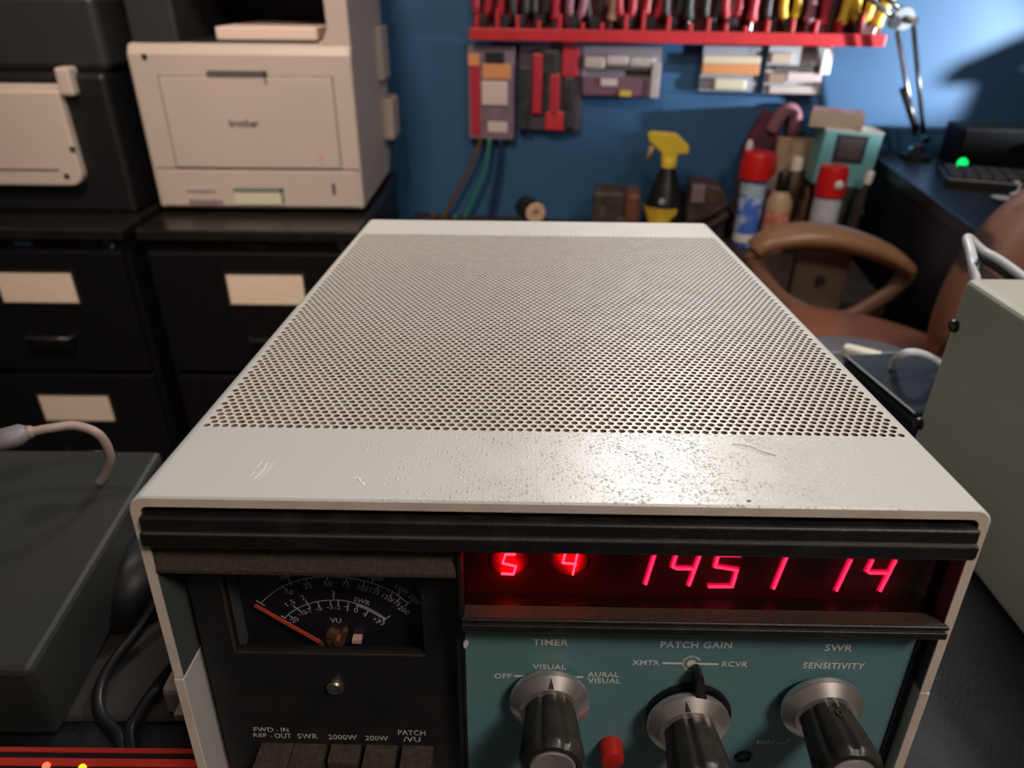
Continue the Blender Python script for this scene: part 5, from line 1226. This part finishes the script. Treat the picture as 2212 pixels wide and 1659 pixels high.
a = at(-25, 958, Z=cz_ + .043); b = at(62, 934, Z=cz_ + .045)
t = thing('cable_connector', a, 'grey moulded connector of the pinkish cable, at the left edge', 'plug')
bm = bmesh.new(); b_tube(bm, [Vector((0, 0, 0)), (b - a) * .8, (b - a)], [0.0072, 0.0068, 0.004], 12, flat=(1.2, .8)); bm_link('connector_body', bm, mat('grey_connector', (0.20, 0.18, 0.19), 0.5), t, smooth=True)
bm = bmesh.new(); b_tube(bm, [(b - a) * .98, (b - a) * 1.12], [0.004, 0.003], 10); bm_link('strain_relief', bm, mat('pinkish_cable', (0.34, 0.245, 0.21), 0.5), t, smooth=True)
# small blue light beside the console
c = at(314, 1050, Z=DZ + 0.03)
t = thing('usb_hub', (c.x - 0.004, c.y + 0.004, DZ), 'small dark hub with a blue light tucked beside the console', 'hub', rot=(0, 0, math.radians(10)))
box_obj('hub_body', -.024, .010, -.02, .02, 0, .028, mat('black_metal', (0.012, 0.012, 0.014), 0.35), t, bevel=0.003)
lathe_obj('blue_light', [(0.0022, 0), (0.002, 0.0016)], mat('blue_led', (0.1, 0.2, 0.8), 0.4, emit=(0.25, 0.45, 1.0), es=1.4), t, M=Matrix.Translation((0.003, -0.002, .028)), seg=14)
# black mouse between case and console
c = at(268, 1185, Z=DZ + .02)
t = thing('computer_mouse', (c.x + .020, c.y, DZ), 'black glossy mouse between the flat case and the console', 'mouse', rot=(0, 0, math.radians(-12)))
bm = bmesh.new(); bmesh.ops.create_uvsphere(bm, u_segments=32, v_segments=16, radius=1)
for v in bm.verts: v.co = Vector((v.co.x * .028, v.co.y * .050, max(0, v.co.z) * .034 * (1 - .25 * v.co.y)))
bm_link('mouse_body', bm, mat('glossy_black', (0.012, 0.012, 0.014), 0.42), t, smooth=True)
lathe_obj('scroll_wheel', [(0.006, -0.003), (0.006, 0.003)], M_pdk, t, M=Matrix.Translation((0, -.03, .024)) @ Matrix.Rotation(math.radians(90), 4, 'Y'), seg=16)
# black cables on the desk
cable('black_cable', [at(345, 1290, Z=DZ + .02), at(300, 1360, Z=DZ + .012), at(245, 1430, Z=DZ + .008), at(215, 1490, Z=DZ + .006), at(218, 1545, Z=DZ + .005), at(260, 1600, Z=DZ + .005), at(262, 1700, Z=DZ + .004)], 0.0030, mat('black_cable', (0.01, 0.01, 0.012), 0.4), 'black cable curving down the desk left of the console')
cable('black_cable', [at(395, 1420, Z=DZ + .02), at(345, 1480, Z=DZ + .008), at(300, 1545, Z=DZ + .005), at(280, 1590, Z=DZ + .005), at(295, 1680, Z=DZ + .005)], 0.0034, mat('black_cable', (0.01, 0.01, 0.012), 0.4), 'thin black cable closest to the left flank of the console')
t = thing('desk_pad', (-0.17, 0.25, DZ), 'dark brownish desk pad left of the console', 'desk pad')
pq = [at(130, 1560, Z=DZ), at(460, 1560, Z=DZ), at(430, 1230, Z=DZ), at(320, 1230, Z=DZ)]
bm = bmesh.new(); b_prism(bm, [(p_.x + .17, p_.y - .25) for p_ in pq], 0.0, 0.0025, 'Z'); bm_link('pad_sheet', bm, mat('brownish_pad', (0.045, 0.038, 0.034), 0.55, var=0.2), t, bevel=0.001)
bm = bmesh.new(); b_stroke(bm, [Vector((p_.x + .17, p_.y - .25, 0.0024)) for p_ in pq + [pq[0]]], 0.003, Vector((0, 0, 1)), 0.0006); bm_link('stitched_edge', bm, mat('pad_edge', (0.02, 0.018, 0.017), 0.6), t)
# white and violet bits behind the lower left flank
c = at(378, 1512, Z=DZ + .01)
t = thing('white_cube_charger', (c.x + 0.006, c.y + .004, DZ + 0.0025), 'small white plug half hidden behind the lower left flank of the console', 'plug')
box_obj('charger_body', -.010, .010, -.007, .007, 0, .018, mat('warm_white_plastic', (0.72, 0.62, 0.52), 0.4), t, bevel=0.003)
box_obj('cable_stub', -.002, .002, -.014, -.006, .006, .010, mat('warm_white_plastic', (0.72, 0.62, 0.52), 0.4), t)
# black box with two lights at the bottom left; their glow painted as emissive lines
t = thing('power_strip', (at(150, 1630, Z=DZ + .03).x, at(150, 1640, Z=DZ + .03).y - 0.015, DZ), 'black control box, bottom left corner, with red and amber lights and their red glow painted on as lines', 'radio equipment')
so = t.location.copy()
y1_ = at(200, 1612, Z=DZ + .034).y - so.y
box_obj('box_body', -0.22, 0.105, y1_ - 0.07, y1_, 0.0, 0.034, mat('black_radio', (0.010, 0.010, 0.011), 0.4), t, bevel=0.002)
M_rg = mat('painted_red_glow', (0.3, 0.02, 0.01), 0.5, emit=(1.0, 0.045, 0.03), es=0.09)
box_obj('painted_glow', -0.22, 0.075, y1_ - 0.0030, y1_ - 0.0010, 0.0340, 0.0346, mat('painted_dim_red_glow', (0.3, 0.02, 0.01), 0.5, emit=(1.0, 0.045, 0.03), es=0.05), t)
y2_ = at(200, 1648, Z=DZ + .034).y - so.y
box_obj('painted_glow', -0.22, 0.105, y2_ - 0.0016, y2_ + 0.0016, 0.0340, 0.0346, M_rg, t)
for x, y, nm, em in ((98, 1651, 'red_light', (1.0, 0.10, 0.05)), (176, 1655, 'amber_light', (1.0, 0.42, 0.02))):
    c = at(x, y, Z=DZ + .036) - so
    lathe_obj(nm, [(0.0016, 0), (0.0013, 0.0012)], mat(nm, em, 0.4, emit=em, es=2.2), t, M=Matrix.Translation((c.x, c.y, 0.0345)), seg=14)
